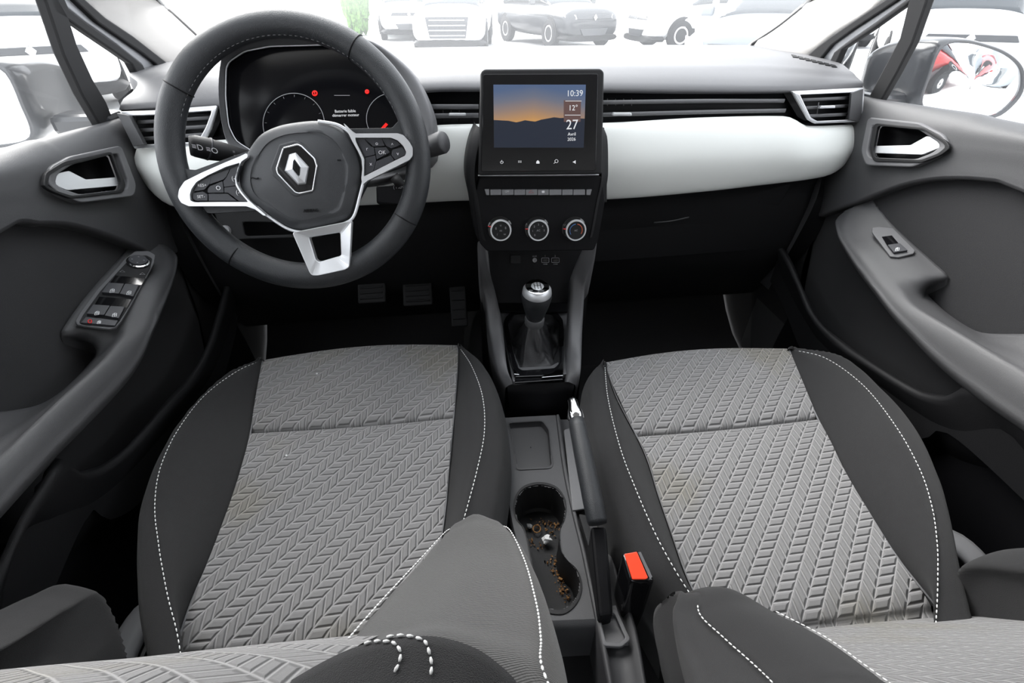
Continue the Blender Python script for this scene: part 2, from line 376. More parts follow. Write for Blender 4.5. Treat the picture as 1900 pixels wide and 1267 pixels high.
# lower dash & glovebox face
l0 = cbr+V(0, .006, .003)
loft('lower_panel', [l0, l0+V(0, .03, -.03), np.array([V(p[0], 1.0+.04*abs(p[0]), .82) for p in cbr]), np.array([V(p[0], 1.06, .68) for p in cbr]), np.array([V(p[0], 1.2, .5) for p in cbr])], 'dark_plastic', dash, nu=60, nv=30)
ha = [PY(1213, 413, .985), PY(1245, 410, .98), PY(1278, 403, .985)]
tube('glovebox_catch', ha, .0014, 'console_plastic', dash, n=10)
plate('glovebox_lid', [V(.16, 1.0, .905), V(.62, 1.02, .90), V(.60, 1.05, .72), V(.17, 1.035, .72)], (0, -1, .15), .008, 'dark_plastic', dash, .006)
# demister grille at the right end of the pad
for k in range(7):
    x, y = 1468+k*12, 102+k*3
    q = onsurf(pad, [(x, y), (x+9, y+2), (x+13, y+6), (x+3, y+5)], .0006)
    if len(q) == 4: plate('demister_slot', q, (0, 0, 1), .001, 'black_plastic', dash, 0)
# central slats
def slats(name, a, b, y, m='rail_plastic', r=.0016):
    P = [PY(a[0], a[1], y), PY(b[0], b[1], y)]; return tube(name, P, r, m, dash, n=8, flat=2.6, up=(0, 0, 1))
vent_mid = ((1117, 190), (1455, 187)), ((1117, 213), (1457, 205))
for a, b in vent_mid:
    P = Y3([(a[0], a[1], .945), (1300, .5*(a[1]+b[1])-1, .953), (b[0], b[1], .972)]); tube('vent_slat', P, .0017, 'rail_plastic', dash, n=16, flat=2.2)
for a, b in (((800, 198), (888, 198)), ((800, 215), (888, 214))): slats('vent_slat', a, b, .945)
def tab(x0, y0, x1, y1, y, nm='vent_tab'):
    P = Y3([(x0, y1, y), (x1, y1, y), (x1-1, y0, y), (x0+1, y0, y)]); plate(nm, P, (0, -1, .1), .009, 'satin_silver', dash, .0015, label='silver vent tab')
tab(832, 209, 865, 214.5, .945); tab(1134, 208, 1170, 214, .946)
for k in range(4): tube('vent_vane', Y3([(1127+k*15, 183, .962), (1127+k*15, 196, .962)]), .001, 'rail_plastic', dash)
for k in range(3): tube('vent_vane', Y3([(822+k*15, 205, .962), (822+k*15, 226, .962)]), .001, 'dark_plastic', dash)
# outer vents
def side_vent(L, inner, slt, tabp, yf, right):
    fr = Y3([(x, y, yf(x)) for x, y in L]); ins = Y3([(x, y, yf(x)) for x, y in inner])
    frame('vent_frame', fr, ins, (0, -1, .25), .007, 'satin_silver', dash, .0015, k=60, label='silver outer vent frame')
    plate('vent_cavity', [p+V(0, .03, 0) for p in fr], (0, 1, 0), .02, 'black_plastic', dash, 0)
    for a, b in slt: tube('vent_slat', Y3([(a[0], a[1], yf(a[0])+.006), (b[0], b[1], yf(b[0])+.006)]), .0013, 'rail_plastic', dash, n=6, flat=2.5)
yr = lambda x: .972+(max(0, x-1470)/130)**1.5*.055
side_vent(zm([(500, 512), (905, 492), (893, 682), (630, 692), (592, 670)], 1300, 0, 3.017), zm([(545, 532), (888, 518), (880, 668), (640, 678), (606, 660)], 1300, 0, 3.017),
          [zm(a, 1300, 0, 3.017) for a in ([(545, 560), (830, 548)], [(568, 605), (825, 592)], [(590, 650), (818, 640)])], None, yr, 1)
plate('vent_cheek', Y3([(1576, 173, 1.008), (1598, 165, 1.02), (1594, 227, 1.02), (1572, 222, 1.005)]), (0, -1, .2), .006, 'door_plastic', dash, .001)
plate('vent_tab', Y3([(1516, 201, .985), (1545, 200, .99), (1545, 195, .99), (1519, 196, .985)]), (0, -1, .1), .008, 'satin_silver', dash, .001, label='silver vent tab')
tube('vent_vane', Y3([(1519, 190, .985), (1516, 211, .985)]), .001, 'rail_plastic', dash)
yl = lambda x: .975+(max(0, 360-x)/130)**1.5*.05
side_vent(zm([(690, 625), (880, 618), (1232, 590), (1190, 720), (1150, 800), (1100, 815), (760, 833)], 0, 0, 3.017), zm([(735, 650), (880, 645), (1195, 622), (1160, 715), (1120, 785), (1090, 795), (800, 810)], 0, 0, 3.017),
          [zm(a, 0, 0, 3.017) for a in ([(750, 686), (1185, 658)], [(785, 730), (1175, 707)], [(800, 777), (1150, 752)])], None, yl, 0)
plate('vent_cheek', Y3([(224, 210, 1.02), (246, 214, 1.01), (274, 268, .995), (254, 271, 1.005)]), (0, -1, .2), .012, 'door_plastic', dash, .001)
for s, q in ((-1, (faceB[0], faceT[0])), (1, (faceB[-1], faceT[-1]))):
    pass
# end caps between dash and doors
for s in (-1, 1):
    loft('end_cap', [[V(s*.735, 1.06, 1.09), V(s*.72, 1.04, 1.0), V(s*.69, 1.02, .93), V(s*.68, 1.0, .84), V(s*.68, 1.05, .6)], [V(s*.76, 1.25, 1.11), V(s*.76, 1.25, 1.0), V(s*.76, 1.2, .9), V(s*.74, 1.2, .8), V(s*.74, 1.2, .55)]], 'door_plastic', dash, nu=20, nv=4)
# ================================================================ INSTRUMENT CLUSTER with its hood
IC = Plane(PY(560, 180, .93), (0, -.94, .34))
clu = root('instrument_cluster', 'black hooded instrument cluster behind the steering wheel with red warning lights lit', 'instrument cluster', tuple(PY(560, 240, .95)))
inn = [(419, 126), (424, 115), (454, 95), (501, 86), (612, 83), (659, 98), (700, 130), (738, 190), (766, 255), (770, 290), (700, 315), (600, 318), (500, 300), (469, 281), (438, 262), (424, 234), (418, 180)]
outr = [(408, 128), (414, 108), (448, 84), (500, 70), (620, 64), (680, 74), (724, 100), (766, 142), (795, 205), (800, 250), (792, 300), (700, 335), (600, 338), (500, 316), (462, 293), (428, 272), (414, 238), (406, 180)]
I_, O_ = catm(IC.ps(inn, .0), 72, True), catm(IC.ps(outr, .035), 72, True)
def align(A, B):
    j = int(np.argmin(np.linalg.norm(B-A[0], axis=1))); return np.roll(B, -j, axis=0)
O_ = align(I_, O_); nn = IC.n
cc = I_.mean(0)
loft('hood', [I_*.985+cc*.015-nn*.004, I_+nn*.004, lerp(I_, O_, .5)+nn*.006, lerp(I_, O_, .85)+nn*.004, O_, O_+(O_-cc)*.03-nn*.012, O_+(O_-cc)*.05-nn*.045, O_+(O_-cc)*.03-nn*.09], 'dash_plastic', clu, nu=72, nv=30, closed=True)
plate('lens', IC.ps(rc(inn, 10), -.006), IC.n, .004, 'lens_black', clu, 0, label='dark glossy lens')
tube('bezel', IC.ps(rc(inn, 8), .003), .0012, 'satin_silver', clu, n=120, closed=True, up=IC.n)
def arc(c, r, a0, a1, n=40, ry=None):
    return [(c[0]+r*math.cos(math.radians(a)), c[1]-(ry or r)*math.sin(math.radians(a))) for a in np.linspace(a0, a1, n)]
tube('dial_ring', IC.ps(arc((545, 230), 57, -20, 200), .0), .0006, 'dim_mark', clu)
tube('dial_ring', IC.ps(arc((727, 220), 47, 40, 260), .0), .0006, 'dim_mark', clu)
joinlines('dial_scale', [IC.ps([(545+50*math.cos(a), 230-50*math.sin(a)), (545+54*math.cos(a), 230-54*math.sin(a))], 0) for a in np.linspace(.0, 3.1, 9)], .0004, 'dim_mark', clu)
tube('display_rule', IC.ps([(620, 177), (649, 177)], 0), .0005, 'text_dim', clu)
text('message', 'Batterie faible\ndémarrer moteur', IC.p(641, 210, .001), IC.r, IC.u, .0062, 'mark_lit', clu)
for (x, y) in ((584, 173), (681, 170)):
    tube('warning_light', IC.ps(arc((x, y), 4.2 if x < 600 else 3, 0, 360, 16), .0), .0011, 'red_lit', clu)
    text('warning_symbol', '!' if x < 600 else 'I', IC.p(x, y, .001), IC.r, IC.u, .008, 'red_lit', clu, bold=.0005)
plate('gauge_needle', IC.ps([(706, 239), (716, 228), (720, 231), (711, 242)], 0), IC.n, .002, 'red_lit', clu, 0, label='red gauge bar')
# ================================================================ COLUMN + STALKS
col = root('steering_column', 'dark steering column cowl between the wheel and the dashboard', 'steering column', tuple(PY(600, 330, .9)))
c0, c1 = PY(552, 312, .79), PY(575, 300, 1.0)
ax = unit(c1-c0); rr = unit(np.cross(ax, (0, 0, 1))); uu = np.cross(rr, ax)
def ringp(c, a, b, n=24, e=.6):
    return [c+rr*a*np.sign(math.cos(t))*abs(math.cos(t))**e+uu*b*np.sign(math.sin(t))*abs(math.sin(t))**e for t in np.linspace(0, 2*math.pi, n, endpoint=False)]
loft('cowl', [ringp(c0-uu*.01, .04, .035), ringp(c0+ax*.02-uu*.012, .052, .046), ringp(c1-uu*.015, .065, .05), ringp(c1+ax*.12-uu*.02, .07, .05)], 'dark_plastic', col, nu=40, nv=16, closed=True, cap=True)
st = root('indicator_stalk', 'black lighting stalk with white lamp symbols, left of the wheel hub', 'control stalk', tuple(PY(450, 290, .86)))
P = [PY(352, 270, .80), PY(362, 271, .802), PY(384, 276, .805), PY(420, 283, .815), PY(447, 289, .83), PY(500, 300, .88)]
tube('stem', P, [.0135, .0155, .016, .0135, .011, .009], 'dark_plastic', st, seg=20)
tube('ring', [PY(386, 276, .805), PY(389, 277, .806)], [.0168, .0168], 'button_plastic', st, seg=24)
sn = unit(CAM-P[2])
text('lamp_symbol', '≡D ≡O', PY(380, 275, .787)+V(0, 0, -.001), P[3]-P[1], (0, .2, 1), .011, 'white_mark', st)
text('wiper_symbol', '≡\n≡', PY(435, 286, .803), P[3]-P[1], (0, .2, 1), .006, 'dim_mark', st)
st2 = root('wiper_stalk', 'blunt black wiper stalk sticking out right of the steering wheel', 'control stalk', tuple(PY(790, 280, .86)))
tube('stem', [PY(825, 263, .83), PY(821, 264, .832), PY(800, 272, .84), PY(700, 295, .88)], [.0155, .0175, .0165, .012], 'console_plastic', st2, seg=20)
au = root('audio_remote', 'black audio control pod behind the right spoke, lower right of the hub', 'remote control pod', tuple(PY(735, 365, .86)))
AP = Plane(PY(735, 362, .85), (0, -.9, .42))
plate('body', AP.ps(rc([(701, 347), (762, 343), (764, 384), (702, 380)], 5)), AP.n, .02, 'black_plastic', au, .003)
tube('dial', [AP.p(733, 344, .012), AP.p(747, 333, .012)], [.012, .014], 'dark_plastic', au, seg=20)
text('marking', '( MENU )', AP.p(745, 347, .021), AP.r, AP.u, .007, 'dim_mark', au)
tube('edge_line', AP.ps([(702, 346), (762, 342)], .02), .0006, 'rail_plastic', au)
tray = root('lower_cubby', 'small open cubby in the dark lower dash left of the column', 'storage cubby', tuple(PY(500, 430, .98)))
CP = Plane(PY(500, 430, .955), (0, -.9, .42))
frame('rim', CP.ps(rc([(395, 385), (600, 392), (600, 440), (420, 445)], 6)), CP.ps(rc([(452, 412), (560, 414), (560, 434), (458, 438)], 4)), CP.n, .006, 'dark_plastic', tray, .002)
lathe('dimmer_wheel', [(.0, .012), (.008, .012), (.010, .009), (.010, 0)], CP.p(422, 428), CP.n, 'dim_mark', tray)
# ================================================================ STEERING WHEEL
ta = .368
WP = Plane((-.3525, .746, 1.25-.1905), (0, -math.cos(ta), math.sin(ta)))
whl = root('steering_wheel', 'three-spoke black leather steering wheel with silver-edged spokes and diamond emblem', 'steering wheel', tuple(WP.o))
a = np.linspace(0, 2*math.pi, 97)[:-1]
RC = .1685
prof = np.array([[WP.o+(RC+.0175*math.cos(b)*(1+.12*max(0, -math.sin(t))))*(math.cos(t)*WP.r+math.sin(t)*WP.u*(1.0 if math.sin(t) > 0 else .995))+WP.n*.0185*math.sin(b) for b in np.linspace(0, 2*math.pi, 24, endpoint=False)] for t in a])
prof = np.concatenate([prof, prof[:1]]); v, f = grid(prof, True)
mesh('rim', v, f, 'leather', whl)
def wang(x, y):
    p = WP.p(x, y)-WP.o; return math.atan2(p@WP.u, p@WP.r)
for x, y in ((330, 163), (660, 88), (437, 478), (762, 412)):
    t = wang(x, y); L = [WP.o+(RC+.0179*math.cos(b))*(math.cos(t)*WP.r+math.sin(t)*WP.u)+WP.n*.0189*math.sin(b) for b in np.linspace(-.6, 3.9, 24)]
    tube('seam', L, .0009, 'black_plastic', whl, seg=6)
def rimline(d0, d1, b=2.55, n=60): return [WP.o+(RC+.018*math.cos(b))*(math.cos(t)*WP.r+math.sin(t)*WP.u)+WP.n*.0188*math.sin(b) for t in np.radians(np.linspace(d0, d1, n))]
for d0, d1 in ((20, 160), (200, 258), (278, 340)): stitch('rim_stitching', rimline(d0, d1, 2.7), 'dim_thread', whl, .004, .003, .0007)
# leather ends of the spokes that flare out of the rim
Zl = lambda L: zm(L, 330, 240, 7.918)
def slab(nm, L, th, off, m, lab=None, bev=.003, r=3): return plate(nm, WP.ps(rc(L, r), off), WP.n, th, m, whl, bev, label=lab)
slab('spoke_base', [(338, 290), (352, 315), (372, 317), (440, 292), (470, 282), (500, 300), (500, 390), (400, 396), (345, 386), (325, 340)], .014, -.008, 'leather')
slab('spoke_base', [(640, 242), (730, 240), (752, 215), (772, 262), (768, 300), (745, 312), (690, 330), (660, 390), (600, 400)], .014, -.008, 'leather')
# hub (airbag cover)
hub = [(448, 330), (455, 300), (472, 268), (492, 247), (530, 232), (590, 225), (622, 232), (648, 252), (666, 285), (673, 318), (668, 360), (655, 400), (638, 413), (600, 424), (566, 430), (535, 424), (500, 402), (460, 372), (449, 350)]
H0 = catm(WP.ps(hub, .0), 80, True); hc = H0.mean(0)
hr = [H0*1-WP.n*.012, H0+WP.n*.004, lerp(H0, hc, .06)+WP.n*.012, lerp(H0, hc, .22)+WP.n*.018, lerp(H0, hc, .24)+WP.n*.0165, lerp(H0, hc, .55)+WP.n*.021, lerp(H0, hc, .8)+WP.n*.023, lerp(H0, hc, .97)+WP.n*.0235]
loft('airbag_cover', hr, 'hub_plastic', whl, nu=80, nv=36, closed=True, cap=True)
HN = .024
# silver trim that outlines the hub and the two side spokes
def strip(nm, L, r, off=.006, flat=.6, closed=False, n=80, m='satin_silver'):
    return tube(nm, WP.ps(L, off), r, m, whl, seg=10, n=n, closed=closed, flat=flat, up=WP.n)
slo = Zl([(65, 1000), (80, 890), (160, 770), (400, 650), (740, 500), (960, 410), (1060, 360), (1080, 420), (985, 480), (930, 580), (900, 720), (905, 800), (960, 900), (1090, 1050), (1346, 1267), (1300, 1267), (1190, 1180), (1050, 1130), (700, 1130), (220, 1130), (110, 1080)])
sli = Zl([(235, 960), (260, 880), (330, 780), (500, 680), (760, 560), (960, 500), (925, 620), (890, 720), (900, 830), (960, 930), (1080, 1070), (700, 1070), (300, 1075), (240, 1050)])
frame('spoke_trim', WP.ps(rc(slo, 2), .010), WP.ps(rc(sli, 2), .010), WP.n, .011, 'satin_silver', whl, .002, k=140, label='silver spoke frame')
Zr = lambda L: zm(L, 640, 230, 7.4545)
sro = Zr([(0, 0), (60, 60), (150, 150), (740, 145), (820, 170), (900, 260), (945, 340), (945, 450), (900, 510), (700, 610), (330, 790), (262, 850), (245, 760), (262, 620), (250, 500), (205, 400), (120, 250)])
sri = Zr([(160, 205), (650, 205), (740, 240), (820, 320), (858, 400), (845, 450), (700, 520), (280, 735), (285, 500), (250, 420), (180, 280)])
frame('spoke_trim', WP.ps(rc(sro, 2), .010), WP.ps(rc(sri, 2), .010), WP.n, .011, 'satin_silver', whl, .002, k=140, label='silver spoke frame')
strip('hub_trim', [(478, 383), (488, 393), (500, 403), (535, 425), (567, 431), (600, 426), (640, 414), (657, 400), (668, 362), (675, 335)], .0022, .012)
strip('hub_trim', [(590, 225), (624, 231), (645, 243), (655, 256), (668, 282)], .0022, .013)
# lower spoke, an open silver frame
Zb = lambda L: zm(L, 320, 360, 3.276)
frame('lower_spoke', WP.ps(rc(Zb([(742, 232), (1100, 160), (1085, 440), (1060, 455), (900, 490), (860, 490), (845, 470)]), 3), .010), WP.ps(rc(Zb([(845, 262), (1030, 232), (1036, 370), (905, 408), (885, 395)]), 3), .002), WP.n, .012, 'satin_silver', whl, .003, k=90, label='silver open lower spoke')
# buttons
for L in ([(500, 690), (520, 680), (500, 800), (420, 890), (262, 915), (290, 850), (360, 770)], [(520, 680), (790, 590), (740, 700), (690, 745), (500, 810)], [(800, 590), (955, 515), (905, 700), (895, 825), (710, 850), (695, 770), (750, 700)], [(470, 880), (500, 840), (685, 765), (705, 930), (470, 935)], [(710, 860), (895, 835), (960, 930), (1075, 1065), (920, 1050), (770, 935), (712, 930)], [(480, 950), (760, 950), (890, 1050), (485, 1050)], [(245, 935), (400, 915), (470, 960), (470, 1050), (290, 1050), (245, 1010)]):
    slab('button', Zl(L), .006, .011, 'button_plastic', bev=.0006, r=1.2)
for L in ([(160, 210), (275, 215), (365, 315), (410, 335), (425, 430), (290, 462), (260, 400)], [(290, 210), (515, 210), (560, 310), (400, 320)], [(525, 210), (640, 215), (730, 250), (775, 300), (650, 345), (580, 310)], [(420, 335), (580, 330), (630, 400), (450, 495)], [(665, 365), (800, 325), (850, 400), (830, 440), (700, 500), (650, 430)], [(640, 440), (690, 510), (410, 650), (440, 525)], [(292, 475), (430, 440), (440, 510), (400, 655), (290, 710)]):
    slab('button', Zr(L), .006, .011, 'button_plastic', bev=.0006, r=1.2)
for s, x, y in (('RES+', 375, 344), ('SET-', 373, 365), ('O', 405, 349), ('(-', 433, 331), ('(-', 441, 357)): text('button_mark', s, WP.p(x, y, .0175), WP.r, WP.u, .0055 if len(s) > 2 else .008, 'white_mark', whl)
for s, x, y in (('r', 681, 276), ('o', 699, 266), ('^', 728, 269), ('OK', 709, 283), ('v', 738, 285), ('x', 688, 304)): text('button_mark', s, WP.p(x, y, .0175), WP.r, WP.u, .007, 'white_mark', whl)
# emblem
Ze = lambda L: zm(L, 490, 220, 6.035)
eo = Ze([(185, 295), (355, 250), (430, 275), (600, 430), (632, 540), (565, 835), (380, 880), (330, 865), (110, 640), (85, 560)])
el = Ze([(215, 330), (375, 290), (415, 305), (565, 450), (590, 530), (545, 805), (390, 838), (350, 825), (155, 620), (140, 560)])
plate('emblem_surround', WP.ps(rc(eo, 2), HN-.008), WP.n, .007, 'hub_plastic', whl, .002)
plate('emblem_base', WP.ps(rc(el, 2), HN-.001), WP.n, .0015, 'gloss_black', whl, 0)
tube('emblem_ring', WP.ps(rc(el, 2), HN), .0011, 'chrome', whl, n=100, closed=True, up=WP.n, lin=True)
D_o = Ze([(355, 385), (505, 545), (460, 735), (385, 745), (230, 590), (275, 400)]); 
def em3(L, off): return [WP.p(x, y, off) for x, y in Ze(L)]
lo = em3([(355, 378), (505, 540), (470, 735), (380, 745), (228, 585), (280, 398)], HN)
hi = em3([(350, 400), (490, 545), (455, 715), (385, 725), (245, 580), (290, 410)], HN+.004)
inr = em3([(340, 452), (412, 548), (404, 636), (386, 655), (316, 564), (324, 478)], HN+.0075)
inb = em3([(343, 474), (402, 550), (396, 626), (383, 636), (325, 560), (332, 490)], HN+.001)
v = lo+hi+inr+inb; f = []
for L in (0, 6, 12): f += [[L+i, L+(i+1) % 6, L+6+(i+1) % 6, L+6+i] for i in range(6)]
plate('emblem_hole', inb, WP.n, .0012, 'gloss_black', whl, 0)
mesh('diamond_emblem', v, f, 'satin_silver', whl, sm=False, label='chrome diamond emblem')
for s, x, y, an in (('~', 472, 330, 0), ('-', 629, 295, 0)): text('embossed_mark', s, WP.p(x, y, HN-.004), WP.r, WP.u, .02, 'black_plastic', whl, th=.0008)
text('embossed_mark', 'AIRBAG', WP.p(577, 391, HN-.0035), WP.r, WP.u, .006, 'black_plastic', whl, th=.0008)
# ================================================================ TOUCHSCREEN
TS = Plane(PY(1003, 140, .872), (0, -math.cos(.25), math.sin(.25)))
scr = root('touchscreen', 'touchscreen showing a sunset over hills, standing in the middle of the dashboard', 'touchscreen', tuple(PY(1000, 325, .845)))
body = [(891, 137), (897, 132), (1108, 131), (1114, 137), (1111, 322), (887, 324)]
o = plate('housing', TS.ps(rc(body, 4), -.022), TS.n, .022, 'dark_plastic', scr, .003)
plate('glass_front', TS.ps(rc([(897, 138), (1109, 137), (1105, 316), (893, 318)], 4), .0), TS.n, .0015, 'gloss_black', scr, .0004, label='black glass front')
dc = TS.ps([(915.5, 157), (1087, 157), (1083, 274), (916.5, 274)], .0018)
def uvq(p):
    r = p-dc[3]; e1 = dc[2]-dc[3]; e2 = dc[0]-dc[3]; return (np.dot(r, e1)/np.dot(e1, e1), np.dot(r, e2)/np.dot(e2, e2))
plate('display', dc, TS.n, .0003, 'sunset_display', scr, 0, uvf=uvq, label='lit sunset picture')
ridge = [(916, 222.5), (932, 223.5), (943, 224), (958, 227), (967, 225), (974, 223), (984, 224.5), (993, 225.5), (1004, 222), (1015, 220), (1028, 217.5), (1040, 219), (1052, 218), (1066, 219.5), (1085, 220), (1083, 274), (916.5, 274)]
plate('mountain_silhouette', TS.ps(ridge, .0023), TS.n, .0003, 'mountain', scr, 0, label='dark hills of the picture')
plate('side_bar', TS.ps([(1046, 186), (1078, 186), (1077, 226), (1046, 226)], .0027), TS.n, .0002, 'overlay', scr, 0)
sz = .0001
for s, x, y, h in (('10:39', 1066.5, 173.5, .0125), ('12°', 1063.5, 200.5, .0115), ('27', 1061.5, 232, .021), ('Avril', 1061, 249, .0072), ('2026', 1060.5, 258.5, .0072)):
    text('readout', s, TS.p(x, y, .0032), TS.r, TS.u, h, 'mark_lit', scr)
for x0, x1, y in ((1049, 1079, 187.5), (1048, 1077, 213.5)): tube('divider', TS.ps([(x0, y), (x1, y)], .0031), .0004, 'mark_lit', scr)
joinlines('power_icon', [TS.ps(arc((931, 301), 2.6, -230, 50, 12), .0018), TS.ps([(931, 297), (931, 301)], .0018)], .0005, 'mark_lit', scr)
joinlines('menu_icon', [TS.ps([(961.5+k*2.3, 298.6+j*2.3), (963+k*2.3, 298.6+j*2.3)], .0018) for k in range(3) for j in range(2)], .0008, 'mark_lit', scr)
plate('home_icon', TS.ps([(995, 303.5), (995, 300), (998, 297), (1001, 300), (1001, 303.5)], .0016), TS.n, .0004, 'mark_lit', scr, 0)
joinlines('phone_icon', [TS.ps(arc((1032.5, 299), 3, 0, 360, 12), .0018), TS.ps([(1027.5, 303.5), (1031, 300.5)], .0018)], .0006, 'mark_lit', scr)
plate('speaker_icon', TS.ps([(1063, 299.5), (1065, 299.5), (1068, 297), (1068, 304), (1065, 301.5), (1063, 301.5)], .0016), TS.n, .0004, 'mark_lit', scr, 0)
# ================================================================ CENTRE STACK
cs = root('centre_stack', 'black centre stack with three round climate knobs under the touchscreen', 'centre console', tuple(V(0, .9, .62)))
SP = Plane(PY(1000, 335, .852), (0, -math.cos(.2), math.sin(.2)))
wl = [(889, 236), (877, 262), (869, 300), (868, 335), (875, 372), (884, 430), (890, 447)]
wr = [(1113, 236), (1123, 246), (1127, 262), (1128, 300), (1127, 335), (1119, 372), (1109, 425), (1105, 440)]
def sidewing(nm, L, s):
    A = catm(SP.ps(L, .0), 30); loft(nm, [A+V(-s*.012, -.002, 0), A+V(0, .002, 0), A+V(s*.004, .02, 0), A+V(s*.004, .12, -.01)], 'dark_plastic', cs, nu=30, nv=10)
sidewing('side_wing', wl, -1); sidewing('side_wing', wr, 1)
plate('fascia', SP.ps(rc([(889, 326), (1112, 325), (1117, 372), (1105, 440), (1097, 460), (903, 462), (889, 447), (877, 372)], 5), -.02), SP.n, .02, 'fascia_plastic', cs, .002)
plate('shoulder', SP.ps([(888, 236), (1113, 236), (1118, 330), (1118, 372), (877, 372), (877, 330)], -.055), SP.n, .03, 'dark_plastic', cs, .002)
tube('chrome_line', SP.ps([(887, 325.5), (1111, 324)], .001), .0013, 'satin_silver', cs, n=6, label='thin silver line')
plate('switch_slot', SP.ps([(898, 349), (1101, 347), (1097, 363), (903, 363)], -.002), SP.n, .003, 'black_plastic', cs, 0)
zk = lambda L: zm(L, 880, 330, 7.454)
xs = [215, 375, 545, 705, 870, 1030, 1205, 1360, 1530]
for k in range(8):
    b = plate('switch', SP.ps(rc(zk([(xs[k]+4, 158), (xs[k+1]-4, 156), (xs[k+1]-5, 232), (xs[k]+4, 235)]), .8), .001), SP.n, .004, 'switch_grey', cs, .0008)
plate('switch_end', SP.ps(zk([(140, 155), (205, 152), (205, 236), (165, 236)]), .001), SP.n, .004, 'switch_grey', cs, .0008)
plate('switch_end', SP.ps(zk([(1545, 158), (1620, 155), (1598, 235), (1545, 235)]), .001), SP.n, .004, 'switch_grey', cs, .0008)
joinlines('hazard_triangle', [SP.ps(zk([(752, 205), (790, 168), (825, 203), (752, 205)]), .006)], .0004, 'pink_mark', cs, label='red warning triangle')
plate('lamp_icon', SP.ps(rc(zk([(933, 178), (972, 176), (972, 206), (935, 208)]), 1), .005), SP.n, .0004, 'white_mark', cs, 0)
text('switch_mark', 'OFF', SP.p(941, 355.5, .0055), SP.r, SP.u, .0045, 'white_mark', cs); text('switch_mark', 'ECO', SP.p(964.5, 355.5, .0055), SP.r, SP.u, .004, 'dim_mark', cs)
# climate knobs
for i, (x, y) in enumerate(((927.5, 424), (996, 424), (1064.5, 424))):
    o = SP.p(x, y, .0); kb = lathe('climate_knob', [(.019, -.004), (.019, .012), (.0185, .016), (.0170, .0185)], o, SP.n, 'dark_plastic', cs)
    rg = lathe('ring', [(.0185, .015), (.0195, .0165), (.0185, .0195), (.0165, .0195), (.0160, .0175)], o, SP.n, 'satin_silver', kb, label='chrome ring')
    lathe('face', [(.0165, .0170), (.0160, .0180), (.0001, .0182)], o, SP.n, 'button_plastic', kb)
    lathe('base_ring', [(.0225, -.002), (.0225, .0025), (.019, .004)], o, SP.n, 'gloss_black', kb)
    c = o+SP.n*.0185
    def kp(a, r): return c+(SP.r*math.cos(math.radians(a))+SP.u*math.sin(math.radians(a)))*r
    tube('pointer', [kp(170 if i else 158, .019), kp(170 if i else 158, .0245)], [.0012, .0006], 'red_mark', kb, label='red pointer')
    if i == 0:
        for a, s in ((90, 'u'), (25, '8'), (155, '8'), (225, '/'), (315, 'w')): text('mark', s, kp(a, .0095), SP.r, SP.u, .006, 'dim_mark', kb)
        text('mark', 'm', kp(0, 0), SP.r, SP.u, .006, 'dim_mark', kb)
    elif i == 1:
        for a, s in ((230, '0'), (182, '1'), (135, '2'), (90, '3'), (45, '4'), (-2, '5')): text('mark', s, kp(a, .0105), SP.r, SP.u, .005, 'dim_mark', kb)
        text('mark', 'AC', kp(0, 0), SP.r, SP.u, .005, 'dim_mark', kb)
    else:
        tube('cool_arc', [kp(a, .0115) for a in np.linspace(95, 215, 20)], .0006, 'blue_mark', kb); tube('warm_arc', [kp(a, .0115) for a in np.linspace(80, -35, 20)], .0007, 'orange_mark', kb)
        text('mark', 'AC', kp(0, 0), SP.r, SP.u, .0045, 'dim_mark', kb)
# recessed lower face with sockets
LP = Plane(PZ(1000, 482, .80), (0, -math.cos(.35), math.sin(.35)))
plate('pocket_back', LP.ps([(885, 440), (1100, 440), (1074, 520), (1070, 560), (922, 560), (908, 520)], -.02), LP.n, .018, 'black_plastic', cs, .002)
for x0, x1 in ((1005, 1018.5), (1023.5, 1037.5)):
    tube('usb_outline', LP.ps(rc([(x0, 478.5), (x1, 478.5), (x1, 487), (x0, 487)], 1), .0), .0005, 'dim_mark', cs, closed=True, n=40, lin=True)
    plate('usb_port', LP.ps([(x0+2, 480.5), (x1-2, 480.5), (x1-2, 485), (x0+2, 485)], -.002), LP.n, .0022, 'gloss_black', cs, 0)
    tube('usb_sign', LP.ps([(x0+3, 490), (x1-3, 490)], .0), .0006, 'dim_mark', cs)
text('socket_mark', 'AUX', LP.p(992, 475.5, .0005), LP.r, LP.u, .0045, 'dim_mark', cs); text('socket_mark', '1', LP.p(1011.5, 475, .0005), LP.r, LP.u, .005, 'dim_mark', cs); text('socket_mark', '2', LP.p(1030, 475, .0005), LP.r, LP.u, .005, 'dim_mark', cs)
lathe('aux_socket', [(.0045, -.001), (.0045, .0015), (.003, .0015), (.002, 0)], LP.p(992, 482.5), LP.n, 'dim_mark', cs)
plate('socket_cover', LP.ps(rc([(947, 473), (966, 473), (966, 489), (947, 489)], 2)), LP.n, .002, 'dark_plastic', cs, .001)
